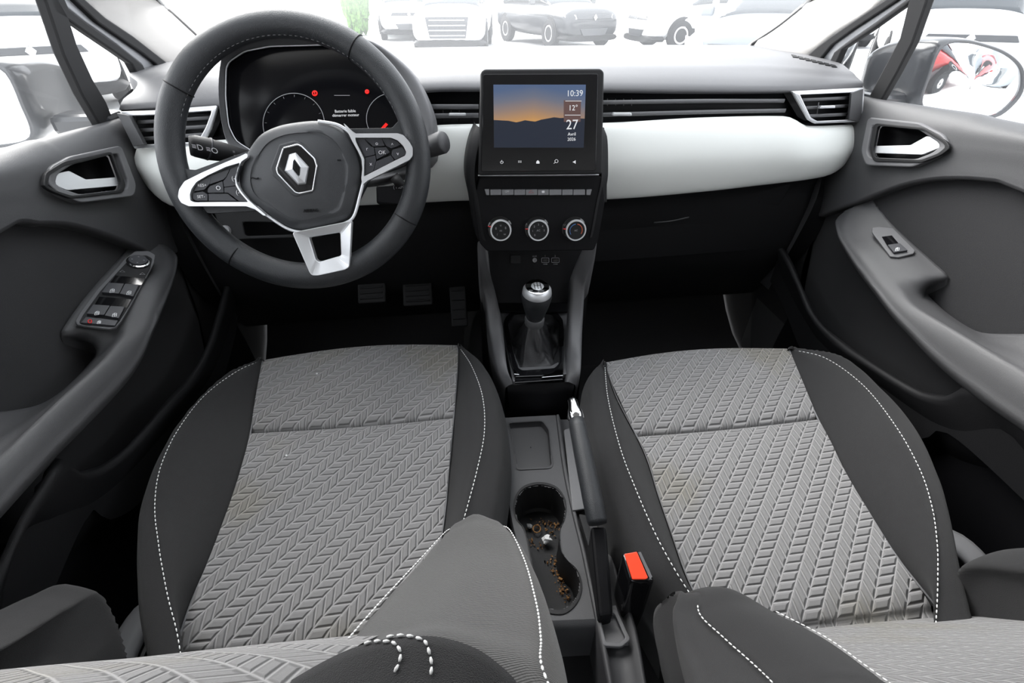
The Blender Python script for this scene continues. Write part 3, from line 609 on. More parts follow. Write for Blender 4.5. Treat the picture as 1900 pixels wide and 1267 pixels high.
# ================================================================ GEAR CONSOLE
gc = root('gear_console', 'grey console sides around the gear lever, between the footwells', 'console', (0, .78, .35))
ro_l = Z3([(889, 447, .87), (893, 490, .82), (903, 543, .745), (912, 614, .68), (926, 678, .65), (941, 717, .62)]); ri_l = Z3([(903, 447, .872), (908, 500, .82), (919, 543, .75), (931, 600, .69), (940, 680, .655), (953, 712, .628)])
ro_r = Z3([(1105, 436, .875), (1100, 472, .835), (1084, 507, .79), (1081, 543, .745), (1077, 614, .68), (1074, 685, .65), (1065, 713, .62)]); ri_r = Z3([(1092, 440, .875), (1068, 493, .80), (1061, 522, .765), (1058, 578, .71), (1055, 649, .66), (1050, 708, .628)])
for o_, i_, s in ((ro_l, ri_l, -1), (ro_r, ri_r, 1)):
    O2, I2 = catm(o_, 40), catm(i_, 40)
    loft('side_rail', [O2+V(s*.004, .02, -.10), O2+V(s*.004, 0, -.012), O2, lerp(O2, I2, .5)+V(0, 0, .001), I2, I2+V(-s*.003, .012, -.022)], 'rail_plastic', gc, nu=40, nv=20, lin=False)
    loft('side_wall', [O2+V(s*.002, .02, -.06), np.array([V(p[0]+s*.006, p[1]+.02, .30) for p in O2])], 'dark_plastic', gc, nu=30, nv=3)
GP = Plane((0, .78, .640), (0, -.06, 1), (0, 1, 0))
zg = lambda L: zm(L, 900, 500, 5.76)
ghole = zg([(270, 500), (400, 460), (690, 460), (790, 570), (800, 800), (790, 1020), (700, 1070), (370, 1085), (300, 900), (240, 650)])
frame('deck', GP.ps(zg([(135, 415), (880, 415), (892, 560), (905, 1150), (300, 1240), (285, 1180), (205, 760)]), -.012), GP.ps(ghole, -.012), GP.n, .010, 'rail_plastic', gc, .001, k=120)
plate('front_tray', GP.ps([(917, 530), (1062, 530), (1058, 580), (921, 580)], .006), GP.n, .004, 'black_plastic', gc, .001)
frame('gloss_surround', GP.ps(rc(zg([(200, 580), (220, 530), (320, 440), (700, 440), (760, 460), (830, 560), (840, 640), (838, 1150), (315, 1170), (262, 980), (205, 680)]), 2), -.002), GP.ps(rc(zg([(245, 600), (330, 480), (700, 480), (790, 580), (795, 1020), (740, 1075), (400, 1100), (350, 1070), (290, 860)]), 2), -.002), GP.n, .006, 'gloss_black', gc, .001, k=120)
plate('chrome_corner', GP.ps(zg([(608, 1130), (700, 1115), (780, 1070), (815, 1000), (828, 760), (838, 760), (834, 1140), (608, 1160)]), .003), GP.n, .002, 'chrome', gc, .0005, label='chrome corner strip')
plate('chrome_corner', GP.ps(zg([(258, 890), (275, 910), (305, 1060), (365, 1130), (310, 1125), (280, 1010)]), .003), GP.n, .002, 'chrome', gc, .0005, label='chrome corner strip')
plate('front_lip', GP.ps(zg([(315, 1170), (835, 1145), (830, 1190), (320, 1225)]), -.004), GP.n, .004, 'gloss_black', gc, .001)
A = catm(Z3([(941, 717, .62), (1000, 716, .618), (1065, 713, .62)]), 12); Bq = catm(Z3([(946, 762, .56), (1000, 770, .555), (1052, 758, .56)]), 12)
loft('rear_face', [A+V(0, .004, .004), A+V(0, -.004, -.003), lerp(A, Bq, .4)+V(0, -.002, 0), Bq, Bq+V(0, .004, -.1)], 'black_plastic', gc, nu=14, nv=14)
# ================================================================ GEAR LEVER
gl = root('gear_lever', 'manual gear lever with chrome-topped black knob and wrinkled leather gaiter', 'gear lever', (0, .78, .64))
kt, kb_ = PZ(997, 534, .79), PZ(992, 592, .71)
kax = unit(kt-kb_)
lathe('knob', [(.0001, -.004), (.011, -.004), (.0145, .0), (.021, .022), (.027, .045), (.0298, .062), (.0285, .072), (.025, .078)], kb_-kax*.002, kax, 'leather', gl)
lathe('chrome_band', [(.0275, .066), (.0287, .071), (.0275, .079), (.0225, .085), (.0218, .0855)], kb_-kax*.002, kax, 'satin_silver', gl, label='chrome collar of the knob')
ct = kb_-kax*.002+kax*.0855
lathe('knob_cap', [(.0222, -.001), (.018, .0015), (.0001, .003)], ct, kax, 'satin_silver', gl)
kr = unit(np.cross((0, 1, 0), kax)); kf = np.cross(kax, kr)
lathe('cap_ring', [(.0218, -.001), (.0228, .0012), (.0212, .002)], ct, kax, 'chrome', gl)
def gp(x, y): return ct+kr*x+kf*y+kax*.0030
joinlines('shift_pattern', [[gp(x, .006), gp(x, -.006)] for x in (-.006, 0, .006)]+[[gp(-.006, 0), gp(.006, 0)]], .0007, 'gloss_black', gl, up=kax)
for s, x, y in (('1', -.006, .0085), ('3', 0, .0085), ('5', .006, .0085), ('2', -.006, -.0085), ('4', 0, -.0085), ('R', .006, -.0085)): text('gear_number', s, gp(x, y), kr, kf, .005, 'gloss_black', gl)
lathe('collar', [(.015, -.012), (.0195, -.010), (.0205, .002), (.019, .006), (.014, .008)], kb_-kax*.001, kax, 'rail_plastic', gl, label='grey plastic collar')
H = catm(GP.ps(zg([(250, 600), (330, 485), (700, 485), (790, 585), (795, 1020), (740, 1075), (400, 1100), (350, 1070), (290, 860)]), .001), 72, True)
Cn = kb_-kax*.008; rows = []
for k, t in enumerate(np.linspace(0, 1, 9)):
    ring_ = np.array([Cn+.0155*(kr*math.cos(b)+kf*math.sin(b)) for b in np.linspace(0, 2*math.pi, 72, endpoint=False)])
    j = int(np.argmin(np.linalg.norm(ring_-(Cn+.0155*unit((H[0]-Cn)*V(1, 1, 0))), axis=1))); ring_ = np.roll(ring_, -j, 0)
    if np.linalg.norm(ring_[18]-H[18]) > np.linalg.norm(ring_[54]-H[18]): ring_ = np.roll(ring_[::-1], 1, 0)
    s = t**.75; m_ = lerp(ring_, H, s); c_ = m_.mean(0)
    m_ = m_+V(0, 0, -.030*math.sin(math.pi*t)**1.1)
    w = np.array([.006*math.sin(4*b+5*t)+.0045*math.sin(7*b-6*t+1)+.003*math.sin(11*b+9*t) for b in np.linspace(0, 2*math.pi, 72)])*math.sin(math.pi*t)
    m_ = m_+np.array([unit(p-c_) for p in m_])*w[:, None]; rows.append(m_)
loft('gaiter', rows, 'boot_leather', gl, nu=144, nv=40, closed=True)
# ================================================================ REAR CONSOLE
rcz = .58
RP = Plane((0, .5, rcz), (0, 0, 1), (0, 1, 0))
con = root('rear_console', 'grey plastic console with dirty cup holders and a phone tray between the seats', 'console', (0, .45, .30))
ch = [(955, 944), (960, 922), (975, 906), (1002, 900), (1030, 907), (1045, 925), (1049, 944), (1046, 965), (1038, 985), (1040, 1020), (1052, 1040), (1068, 1055), (1076, 1078), (1073, 1102), (1060, 1122), (1040, 1133), (1012, 1128), (1000, 1110), (990, 1060), (978, 1000), (972, 980), (960, 965)]
tr = [(943, 786), (1006, 782), (1018, 798), (1024, 861), (1020, 867), (960, 870), (949, 802)]
cpoly = [tuple(p[:2]) for p in RP.ps(ch)]; tpoly = [tuple(p[:2]) for p in RP.ps(tr)]
L_ = catm(RP.ps([(936, 775), (939, 865), (946, 940), (958, 1000), (985, 1100), (1001, 1152)]), 170); R_ = catm(RP.ps([(1031, 770), (1043, 865), (1060, 948), (1080, 1031), (1101, 1135), (1104, 1148)]), 170)
G = np.stack([lerp(L_, R_, t) for t in np.linspace(0, 1, 56)], 1); vv, ff = grid(G)
ff = [q for q in ff if not (inpoly(*np.mean([vv[i] for i in q], axis=0)[:2], cpoly) or inpoly(*np.mean([vv[i] for i in q], axis=0)[:2], tpoly))]
mesh('top_panel', vv, ff, 'console_plastic', con)
C0 = catm(RP.ps(ch, .0), 90, True); cc_ = C0.mean(0)
loft('cup_well', [C0+V(0, 0, .002)+(C0-cc_)*.05, C0+V(0, 0, .0022), C0-V(0, 0, .003), C0-V(0, 0, .03), C0+(cc_-C0)*.03-V(0, 0, .058), C0+(cc_-C0)*.07-V(0, 0, .062), C0+(cc_-C0)*.97-V(0, 0, .062)], 'dark_plastic', con, nu=90, nv=None, closed=True, lin=True)
autosmooth(bpy.data.objects['cup_well'], 35)
T0 = catm(RP.ps(rc(tr, 5), .0), 60, True, lin=True); tc_ = T0.mean(0)
loft('tray_well', [T0+V(0, 0, .0015)+(T0-tc_)*.06, T0+V(0, 0, .0016), T0-V(0, 0, .002), T0+(tc_-T0)*.05-V(0, 0, .010), T0+(tc_-T0)*.97-V(0, 0, .010)], 'tray_plastic', con, nu=60, nv=None, closed=True, lin=True)
autosmooth(bpy.data.objects['tray_well'], 35)
for E_, s in ((L_, -1), (R_, 1)): pass
loft('side_skin', [L_, L_+V(-.003, 0, -.004), L_+V(-.004, 0, -.28)], 'console_plastic', con, nu=40, nv=None, lin=True)
back = np.array([L_[-1], lerp(L_[-1], R_[-1], .5), R_[-1]]); loft('back_skin', [back+V(0, .0, 0), back+V(0, -.005, -.003), back+V(0, -.008, -.012), back+V(0, -.006, -.28)], 'console_plastic', con, nu=20, nv=None, lin=True)
fr_ = np.array([L_[0], R_[0]]); 
# handbrake tunnel
tl = catm(RP.ps([(1031, 770), (1043, 865), (1060, 948), (1080, 1031), (1101, 1135), (1112, 1190), (1126, 1267), (1136, 1330)]), 60); trr = catm(RP.ps([(1078, 770), (1100, 850), (1118, 940), (1135, 1010), (1153, 1085), (1180, 1156), (1201, 1267), (1212, 1330)]), 60)
loft('tunnel', [tl+V(0, 0, -.30), tl+V(0, 0, -.004), tl+V(.002, 0, .001), lerp(tl, trr, .12)+V(0, 0, .002), lerp(tl, trr, .2)+V(0, 0, -.012), lerp(tl, trr, .8)+V(0, 0, -.012), lerp(tl, trr, .88)+V(0, 0, .002), trr+V(-.002, 0, .001), trr+V(0, 0, -.004), trr+V(.004, 0, -.30)], 'console_plastic', con, nu=60, nv=None, lin=True)
sl = RP.ps([(1114, 1148), (1140, 1140), (1163, 1190), (1150, 1198), (1122, 1196)], .0)
frame('slot_rim', RP.ps(rc([(1108, 1140), (1142, 1132), (1169, 1190), (1152, 1204), (1118, 1202)], 5), -.004), RP.ps(rc([(1113, 1146), (1138, 1140), (1160, 1188), (1149, 1196), (1123, 1194)], 5), -.004), (0, 0, 1), .006, 'rail_plastic', con, .001)
plate('slot_floor', RP.ps([(1108, 1130), (1142, 1125), (1166, 1198), (1120, 1200)], -.008), (0, 0, 1), .003, 'rail_plastic', con, 0)
plate('flank_pad', RP.ps(rc([(1046, 800), (1062, 795), (1094, 945), (1062, 950)], 3), .0), (0, 0, 1), .004, 'rail_plastic', con, .001)
plate('rear_flank', RP.ps(rc([(1073, 962), (1090, 965), (1108, 1080), (1104, 1100), (1096, 1040)], 3), .0), (0, 0, 1), .012, 'dark_plastic', con, .004)
# rubbish in the cup holders
fz = rcz-.060
deb = []
for k in range(170):
    if k < 60: x, y = rng.normal(1022, 16), rng.normal(975, 9)
    elif k < 85: x, y = rng.normal(990, 9), rng.normal(1010, 5)
    else: t = rng.rand(); x, y = 1026+t*24+rng.normal(0, 5), 1030+t*85+rng.normal(0, 8)
    q = PZ(x, y, fz); 
    if inpoly(q[0], q[1], [tuple(p[:2]) for p in (C0+(cc_-C0)*.08)]): deb.append(q)
V_, F_ = [], []
for q in deb:
    s = .0012+.0022*rng.rand()**2; R_m = np.linalg.qr(rng.randn(3, 3))[0]; b = len(V_)
    V_ += [q+R_m@(V(*c)*s)+V(0, 0, s*.6) for c in ((1, .2, 0), (0, 1, .1), (-1, 0, 0), (0, -.8, -.1), (0, 0, .5))]; F_ += [[b, b+1, b+4], [b+1, b+2, b+4], [b+2, b+3, b+4], [b+3, b, b+4]]
tag(mesh('dry_crumbs', V_, F_, 'leaf_orange', sm=False), 'orange brown dry crumbs and leaf bits lying in the cup holders', 'debris', kind='stuff')
V_, F_ = [], []
q0 = PZ(1014, 1000, fz+.012)
bm = bmesh.new(); bmesh.ops.create_icosphere(bm, subdivisions=2, radius=.0085)
for w in bm.verts: w.co = Vector(w.co)*(.65+.6*random.random()); w.co.z *= .8
me = bpy.data.meshes.new('paper_scrap'); bm.to_mesh(me); bm.free(); me.transform(Matrix.Translation(Vector(q0))); tag(link('crumpled_paper', me, 'paper', sm=False), 'crumpled white paper scrap lying in the front cup holder', 'paper scrap')
q0 = PZ(983, 976, fz+.006)
bm = bmesh.new(); bmesh.ops.create_icosphere(bm, subdivisions=1, radius=.0055)
for w in bm.verts: w.co = Vector(w.co)*(.6+.6*random.random())
me = bpy.data.meshes.new('foil'); bm.to_mesh(me); bm.free(); me.transform(Matrix.Translation(Vector(q0))); tag(link('foil_scrap', me, 'satin_silver', sm=False), 'tiny silvery foil scrap near the left rim of the front cup holder', 'foil scrap')
tag(tube('bottle_ring', [PZ(x, y, fz+.006) for x, y in arc((996, 981), 7, 0, 360, 24)], .0012, 'leaf_orange', seg=6), 'small brown ring lying beside the foil scrap in the cup holder', 'ring')
# ================================================================ HANDBRAKE
hb = root('handbrake', 'black handbrake lever with a chrome release button between the seats', 'handbrake', (.03, .4, .57))
h0, h1 = PZ(1069, 778, .715), PZ(1109, 972, .655)
tube('grip', [h0, lerp(h0, h1, .08), lerp(h0, h1, .4), lerp(h0, h1, .8), lerp(h0, h1, .97), h1], [.0118, .0128, .0138, .0142, .014, .0125], 'leather', hb, seg=24, flat=1.15)
lathe('release_button', [(.0125, -.001), (.013, .004), (.012, .012), (.0085, .02), (.0075, .032), (.004, .036), (.0001, .037)], h0, h0-h1, 'chrome', hb, label='chrome release button')
a0, a1, a2, a3 = PZ(1096, 976, .645), PZ(1125, 976, .645), PZ(1138, 1139, .60), PZ(1112, 1144, .60)
plate('lever_base', [a0, a1, a2, a3], (0, 0, -1), .05, 'black_plastic', hb, .004)
# ================================================================ SEAT BELT BUCKLE
BP = Plane(PZ(1184, 1045, .665), (0, -.25, 1), (0, 1, 0)); zb = lambda L: zm(L, 860, 740, 2.405)
bk = root('seat_belt_buckle', 'red-buttoned black seat belt buckle between handbrake and passenger seat', 'seat belt buckle', tuple(BP.p(1190, 1060)+V(0, 0, -.25)))
o = catm(BP.ps(rc(zb([(708, 686), (792, 674), (852, 800), (846, 818), (745, 814)]), 3)), 40, True, lin=True); oc = o.mean(0)
loft('body', [o+(oc-o)*.08, o-V(0, 0, .002), o-V(0, 0, .01), o-V(0, .0, .08), o+(oc-o)*.12-V(0, 0, .13), o+(oc-o)*.4-V(0, -.01, .25)], 'gloss_black', bk, nu=40, nv=None, closed=True, lin=True, cap=True)
plate('release_button', BP.ps(rc(zb([(716, 694), (772, 684), (822, 800), (812, 808), (752, 808)]), 2), .0), BP.n, .003, 'red_plastic', bk, .001, label='red release button')
plate('tongue_slot', BP.ps(rc(zb([(778, 686), (790, 684), (842, 796), (830, 803)]), 1), .0), BP.n, .0015, 'rail_plastic', bk, 0)
# ================================================================ FRONT SEATS
def seat(nm, label, D):
    r = root(nm, label, 'car seat', D['loc'])
    zi = D['zi']                       # insert height as (front, seam, back)
    def withz(L, z0, z1, z2=None):
        n = len(L); return [PZ(x, y, np.interp(i/(n-1), [0, .33, 1], [z0, z1, z2 if z2 is not None else z1])) for i, (x, y) in enumerate(L)]
    C = catm(withz(D['L'], *zi), 61); Dd = catm(withz(D['R'], *zi), 61)
    def row(t, dz=0., dy=0., n=11):
        k = t*60; i = min(59, int(k)); f_ = k-i
        a = C[i]*(1-f_)+C[i+1]*f_; b = Dd[i]*(1-f_)+Dd[i+1]*f_
        out = []
        for s in np.linspace(0, 1, n):
            p = lerp(a, b, s)+V(0, dy, dz); q = math.sin(math.pi*s)
            p = p+V(0, D['arch']*q*max(0, 1-t*3.2), -.004*q*min(1, t*4)); out.append(p)
        return out
    ts = D['seam']
    uvf = lambda p: (p[0], p[1]-.4*min(0, p[2]-.63))
    dark = 'bolster_fabric'
    loft('cushion_front', [row(0, -.12, .0), row(0, -.06, .022), row(0, -.022, .018), row(0, -.004, .006), row(.03, .002), row(ts*.35, .006), row(ts*.75, .006), row(ts-.03, .003), row(ts-.006, -.003), row(ts-.001, -.012)], 'chevron_fabric', r, nu=60, nv=70, uvf=uvf, label='light grey chevron fabric front pad')
    loft('cushion_insert', [row(ts+.001, -.012), row(ts+.006, -.003), row(ts+.03, .003), row(ts+.12, .006), row(.6, .004), row(.8, .003), row(.93, .001), row(.985, -.006), row(1, -.012), row(1, -.022, -.07)], 'chevron_fabric', r, nu=60, nv=90, uvf=uvf, label='light grey chevron fabric seat centre')
    for side, ins in (('l', C), ('r', Dd)):
        S = catm(withz(D[side+'stitch'], *D['zs'+side]), 61); O = catm(withz(D[side+'out'], *D['zo'+side]), 61)
        sg = -1 if side == 'l' else 1
        low = O+V(sg*.012, 0, -.05); bot = O+V(-sg*.005, 0, -.17)
        fr = lambda P, dy, dz: np.concatenate([[P[0]+V(0, dy, dz)], P])
        rows = [ins+V(sg*-.0, 0, -.004), ins+V(sg*.002, 0, .0), lerp(ins, S, .5)+V(0, 0, .007), S+V(-sg*.004, 0, .001), S, S+V(sg*.004, 0, -.002), lerp(S, O, .6)+V(0, 0, .004), O, low, bot]
        rows = [fr(np.asarray(q), .02, -.10) for q in rows]
        loft('side_bolster', rows, dark, r, nu=70, nv=44, label='black fabric cushion bolster')
        stitch('stitching', S[1:], 'thread', r, .0046, .0026, .00085, off=(0, 0, .0016))
        if D.get('low'+side):
            q = catm([PZ(*k) for k in D['low'+side]], 60); stitch('stitching', q, 'thread', r, .0046, .0026, .0006, off=(sg*.004, 0, .002))
        tube('piping', ins+V(0, 0, .0015), .0014, 'dim_thread', r, seg=6)
    # body under the cushion
    ctr = lerp(C[30], Dd[30], .5)
    box('seat_base', (ctr[0], ctr[1]+.02, .42), (.38, .44, .16), 'black_plastic', r, bev=.02)
    for s in (-1, 1):
        box('seat_rail', (ctr[0]+s*.19, ctr[1], .322), (.04, .52, .03), 'dark_plastic', r, bev=.004)
    # ---- backrest
    B = D['back']; zz = B['z']; yi = B['y']; xa = B['xa']; xb = B['xb']
    bri = []
    for z, y, a_, b_ in zip(zz, yi, xa, xb):
        bri.append([V(x, y+.004*math.sin(math.pi*(x-a_)/(b_-a_))+B['tilt'](x), z) for x in np.linspace(a_, b_, 9)])
    loft('backrest_insert', bri, 'chevron_fabric', r, nu=50, nv=70, uvf=lambda p: (p[0], p[2]*1.09+.003), label='light grey chevron fabric backrest centre')
    for rows, sts, bm_ in B['bolsters']:
        loft('backrest_bolster', rows, bm_, r, nu=120, nv=60, lin=(rows is outer[0]), label='dark fabric backrest bolster')
        for q, rad in sts: stitch('stitching', q, 'thread', r, rad*5.5, rad*2.6, rad)
    xx = [a_-.14 for a_ in xa], [b_+.13 for b_ in xb]
    bk_ = [[V(x, y-.13, z) for x in np.linspace(xa[k]-.05, xb[k]+.05, 7)] for k, (z, y) in enumerate(zip(zz, yi))]
    loft('backrest_shell', bk_, 'black_plastic', r, nu=20, nv=20)
    return r
def byz(K, zl): # interpolate rows of (z,x,y) at given z
    K = np.array(K, float); return [V(np.interp(z, K[:, 0], K[:, 1]), np.interp(z, K[:, 0], K[:, 2]), z) for z in zl]
zl = [.57, .60, .65, .70, .75, .8, .85, .9, .95, 1.0, 1.06, 1.12, 1.18]
yD = [(.57, .292), (.6, .283), (.7, .244), (.8, .203), (.9, .161), (.95, .136), (1.0, .108), (1.06, .065), (1.12, .015), (1.18, -.04)]
yD_ = [np.interp(z, *zip(*yD)) for z in zl]
# inner bolster of the driver seat
E1 = [V(-.195, .26, .585), V(-.182, .325, .64), PZ(840, 985, .705), PZ(826, 992, .735), PZ(775, 1048, .79), PZ(712, 1117, .86), PZ(650, 1190, .925), PZ(615, 1235, .965), V(-.225, .06, .985)]
E2 = [V(-.10, .26, .585), V(-.10, .325, .64), PZ(925, 978, .705), PZ(945, 988, .735), PZ(972, 1045, .79), PZ(993, 1125, .86), PZ(1001, 1190, .91), PZ(1004, 1250, .955), V(-.10, .06, .985)]
M_ = [lerp(a_, b_, .5)+V(0, .008, .012) for a_, b_ in zip(E1, E2)]
K1 = byz([(z, -.205, y-.012) for z, y in yD], zl)
S2 = [p+V(.014, -.03, -.006) for p in E2]; S3 = [p+V(.004, -.13, -.0) for p in E2]
inner = ([K1, [p+V(.004, -.02, 0) for p in E1], E1, [lerp(a_, b_, .2)+V(0, .004, .006) for a_, b_ in zip(E1, E2)], M_, [lerp(a_, b_, .8)+V(0, .004, .006) for a_, b_ in zip(E1, E2)], E2, S2, S3],
         [(catm([p+V(0, .002, .002) for p in E1[2:]], 80), .0009), (catm([p+V(.001, .001, .003) for p in E2[2:]], 80), .0009)])
# outer bolster: mirror about the seat axis, a little fuller
def mir(rows, xc, dx=0, dy=0, dz=0): return [[V(2*xc-p[0]+dx, p[1]+dy, p[2]+dz) for p in q] for q in rows]
outer = ([[p+V(-.035-min(.05, .28*max(0, p[2]-.70))+(.03 if i < 1 else 0), -.032-(.04 if i < 1 else 0), 0) for p in q] for i, q in enumerate(mir([K1, lerp(catm(K1, 40), catm(E1, 40), .5)+V(.004, 0, 0), [p+V(-.002, -.002, 0) for p in E1]]+inner[0][2:], -.345))], [])
# shoulder of the inner bolster, nearest to the lens
Dk = [(540, 1262), (595, 1230), (650, 1204), (704, 1188), (753, 1181), (814, 1182), (868, 1197), (904, 1216), (950, 1255), (972, 1290)]
r0 = [PZ(x, y, 1.035+.012*math.sin(math.pi*i/9)) for i, (x, y) in enumerate(Dk)]
sh = [[p+V(0, -.004, -.05) for p in r0], [p+V(0, -.001, -.012) for p in r0], r0, [p+V(0, -.014, .006) for p in r0], [p+V(0, -.05, .02) for p in r0], [p+V(0, -.12, .05) for p in r0]]
driver = seat('driver_seat', 'driver seat behind the steering wheel, grey chevron fabric centre and black bolsters', dict(
    loc=(-.345, .55, .31), zi=(.648, .622, .598), seam=.345, arch=.022,
    L=[(488, 668), (478, 730), (460, 832), (440, 900), (418, 965), (385, 1050), (355, 1120), (320, 1218)],
    R=[(850, 641), (848, 700), (839, 808), (833, 870), (826, 950), (815, 1020), (797, 1090), (772, 1180)],
    lstitch=[(487, 669), (440, 690), (380, 735), (330, 800), (298, 870), (288, 940), (295, 1010), (303, 1060), (314, 1115), (328, 1168), (338, 1225)], zsl=(.65, .668, .63),
    lout=[(486, 667), (420, 697), (350, 765), (295, 850), (262, 940), (255, 1010), (256, 1070), (260, 1130), (275, 1205), (288, 1250)], zol=(.65, .66, .61),
    rstitch=[(852, 645), (875, 680), (895, 735), (899, 800), (886, 870), (862, 960), (842, 1030), (820, 1100)], zsr=(.648, .662, .64),
    rout=[(855, 643), (898, 680), (925, 750), (935, 840), (929, 910), (915, 985), (895, 1060), (872, 1130)], zor=(.645, .645, .62),
    lowr=[(932, 860, .60), (925, 915, .60), (914, 965, .60)],
    back=dict(z=zl, y=yD_, tilt=lambda x: .05*max(0, -.36-x), xa=[-.487-min(.05, .28*max(0, z-.70)) for z in zl], xb=[-.200-.0*max(0, z-.75) for z in zl], bolsters=[inner+('twill_fabric',), outer+('bolster_fabric',)])))
shoulder = loft('bolster_shoulder', sh, 'bolster_fabric', driver, nu=60, nv=30, label='black fabric upper bolster with thick white seams')
for L in ([(677, 1197), (694, 1193), (712, 1193), (729, 1195), (743, 1209), (742, 1230), (734, 1247), (726, 1268)], [(718, 1185), (740, 1182), (758, 1183), (778, 1188), (791, 1197), (800, 1228), (800, 1250), (795, 1270)]):
    stitch('stitching', catm(onsurf(shoulder, [tuple(q) for q in catm([np.array(p, float) for p in L], 40)], .0008), 80), 'thread', driver, .0028, .0013, .0007)
tube('side_trim', [V(-.60, .43, .50), V(-.625, .40, .52), V(-.64, .33, .50), V(-.645, .26, .46)], .022, 'sill_grey', driver, n=20, flat=.5, label='grey plastic side trim')  # curved side trim of the seat, not a belt part
# ---- passenger
yP = [(.57, .25), (.6, .236), (.65, .208), (.7, .18), (.78, .135), (.84, .10), (.9, .066), (1.0, .012), (1.06, -.02), (1.12, -.05), (1.18, -.08)]
yP_ = [np.interp(z, *zip(*yP)) for z in zl]
F1 = [V(.175, .235, .585), V(.165, .27, .64), PZ(1400, 1118, .70), PZ(1440, 1138, .73), PZ(1530, 1185, .78), PZ(1600, 1235, .82), PZ(1655, 1275, .845), PZ(1700, 1310, .87), V(.15, .03, .98), V(.15, -.03, 1.1)]
Fc = [V(.09, .235, .585), V(.085, .27, .64), PZ(1300, 1096, .70), PZ(1300, 1140, .725), PZ(1345, 1183, .755), PZ(1400, 1230, .79), PZ(1440, 1267, .82), PZ(1470, 1300, .845), V(.09, .04, .98), V(.09, -.02, 1.1)]
F2 = [V(.07, .22, .585), V(.065, .255, .64), PZ(1262, 1108, .69), PZ(1250, 1150, .715), PZ(1258, 1215, .745), PZ(1275, 1270, .78), PZ(1290, 1310, .81), PZ(1300, 1340, .84), V(.065, .0, .98), V(.065, -.06, 1.1)]
K2 = byz([(z, .165, y-.012) for z, y in yP], zl)
pin = ([K2, [p+V(-.004, -.02, 0) for p in F1], F1, [lerp(a_, b_, .5)+V(0, .006, .008) for a_, b_ in zip(F1, Fc)], Fc, [p+V(-.002, .0, -.003) for p in Fc], [lerp(a_, b_, .6)+V(-.004, 0, .004) for a_, b_ in zip(Fc, F2)], F2, [p+V(-.002, -.10, -.01) for p in F2]],
       [(catm([p+V(0, .001, .002) for p in F1[3:]], 60), .0009), (catm([lerp(a_, b_, .06)+V(-.001, 0, .005) for a_, b_ in zip(Fc[2:], F2[2:])], 60)[4:], .0009)])
pout = (mir(pin[0], .325, -.005, .0, 0), [])
passenger = seat('passenger_seat', 'front passenger seat beside the handbrake, grey chevron fabric centre and black bolsters', dict(
    loc=(.325, .5, .31), zi=(.640, .615, .598), seam=.36, arch=.02,
    L=[(1121, 674), (1145, 740), (1195, 838), (1222, 920), (1246, 990), (1270, 1060), (1292, 1112), (1315, 1180)],
    R=[(1463, 647), (1488, 715), (1530, 805), (1568, 880), (1610, 950), (1660, 1030), (1705, 1088), (1742, 1132)],
    lstitch=[(1122, 678), (1128, 740), (1150, 830), (1180, 910), (1215, 990), (1250, 1055), (1278, 1100), (1310, 1150)], zsl=(.642, .652, .63),
    lout=[(1118, 672), (1094, 700), (1092, 765), (1106, 850), (1140, 960), (1180, 1045), (1225, 1110), (1260, 1160)], zol=(.635, .64, .61),
    lowl=[(1098, 780, .60), (1110, 850, .60), (1130, 930, .595), (1158, 1010, .59)],
    rstitch=[(1464, 649), (1530, 665), (1600, 715), (1660, 790), (1705, 870), (1728, 940), (1738, 1010), (1739, 1070), (1738, 1112), (1735, 1165)], zsr=(.642, .662, .625),
    rout=[(1466, 647), (1560, 662), (1640, 728), (1700, 800), (1742, 890), (1763, 965), (1780, 1050), (1797, 1122), (1812, 1180)], zor=(.64, .652, .61),
    back=dict(z=zl, y=yP_, tilt=lambda x: -.03*max(0, x-.2), xa=[.150]*13, xb=[.53]*13, bolsters=[pin+('bolster_fabric',), pout+('bolster_fabric',)])))
tube('side_trim', [V(.61, .40, .50), V(.635, .36, .52), V(.65, .29, .50), V(.655, .2, .46)], .022, 'sill_grey', passenger, n=20, flat=.5, label='grey plastic side trim')  # same plastic side trim on the passenger seat, no belt part
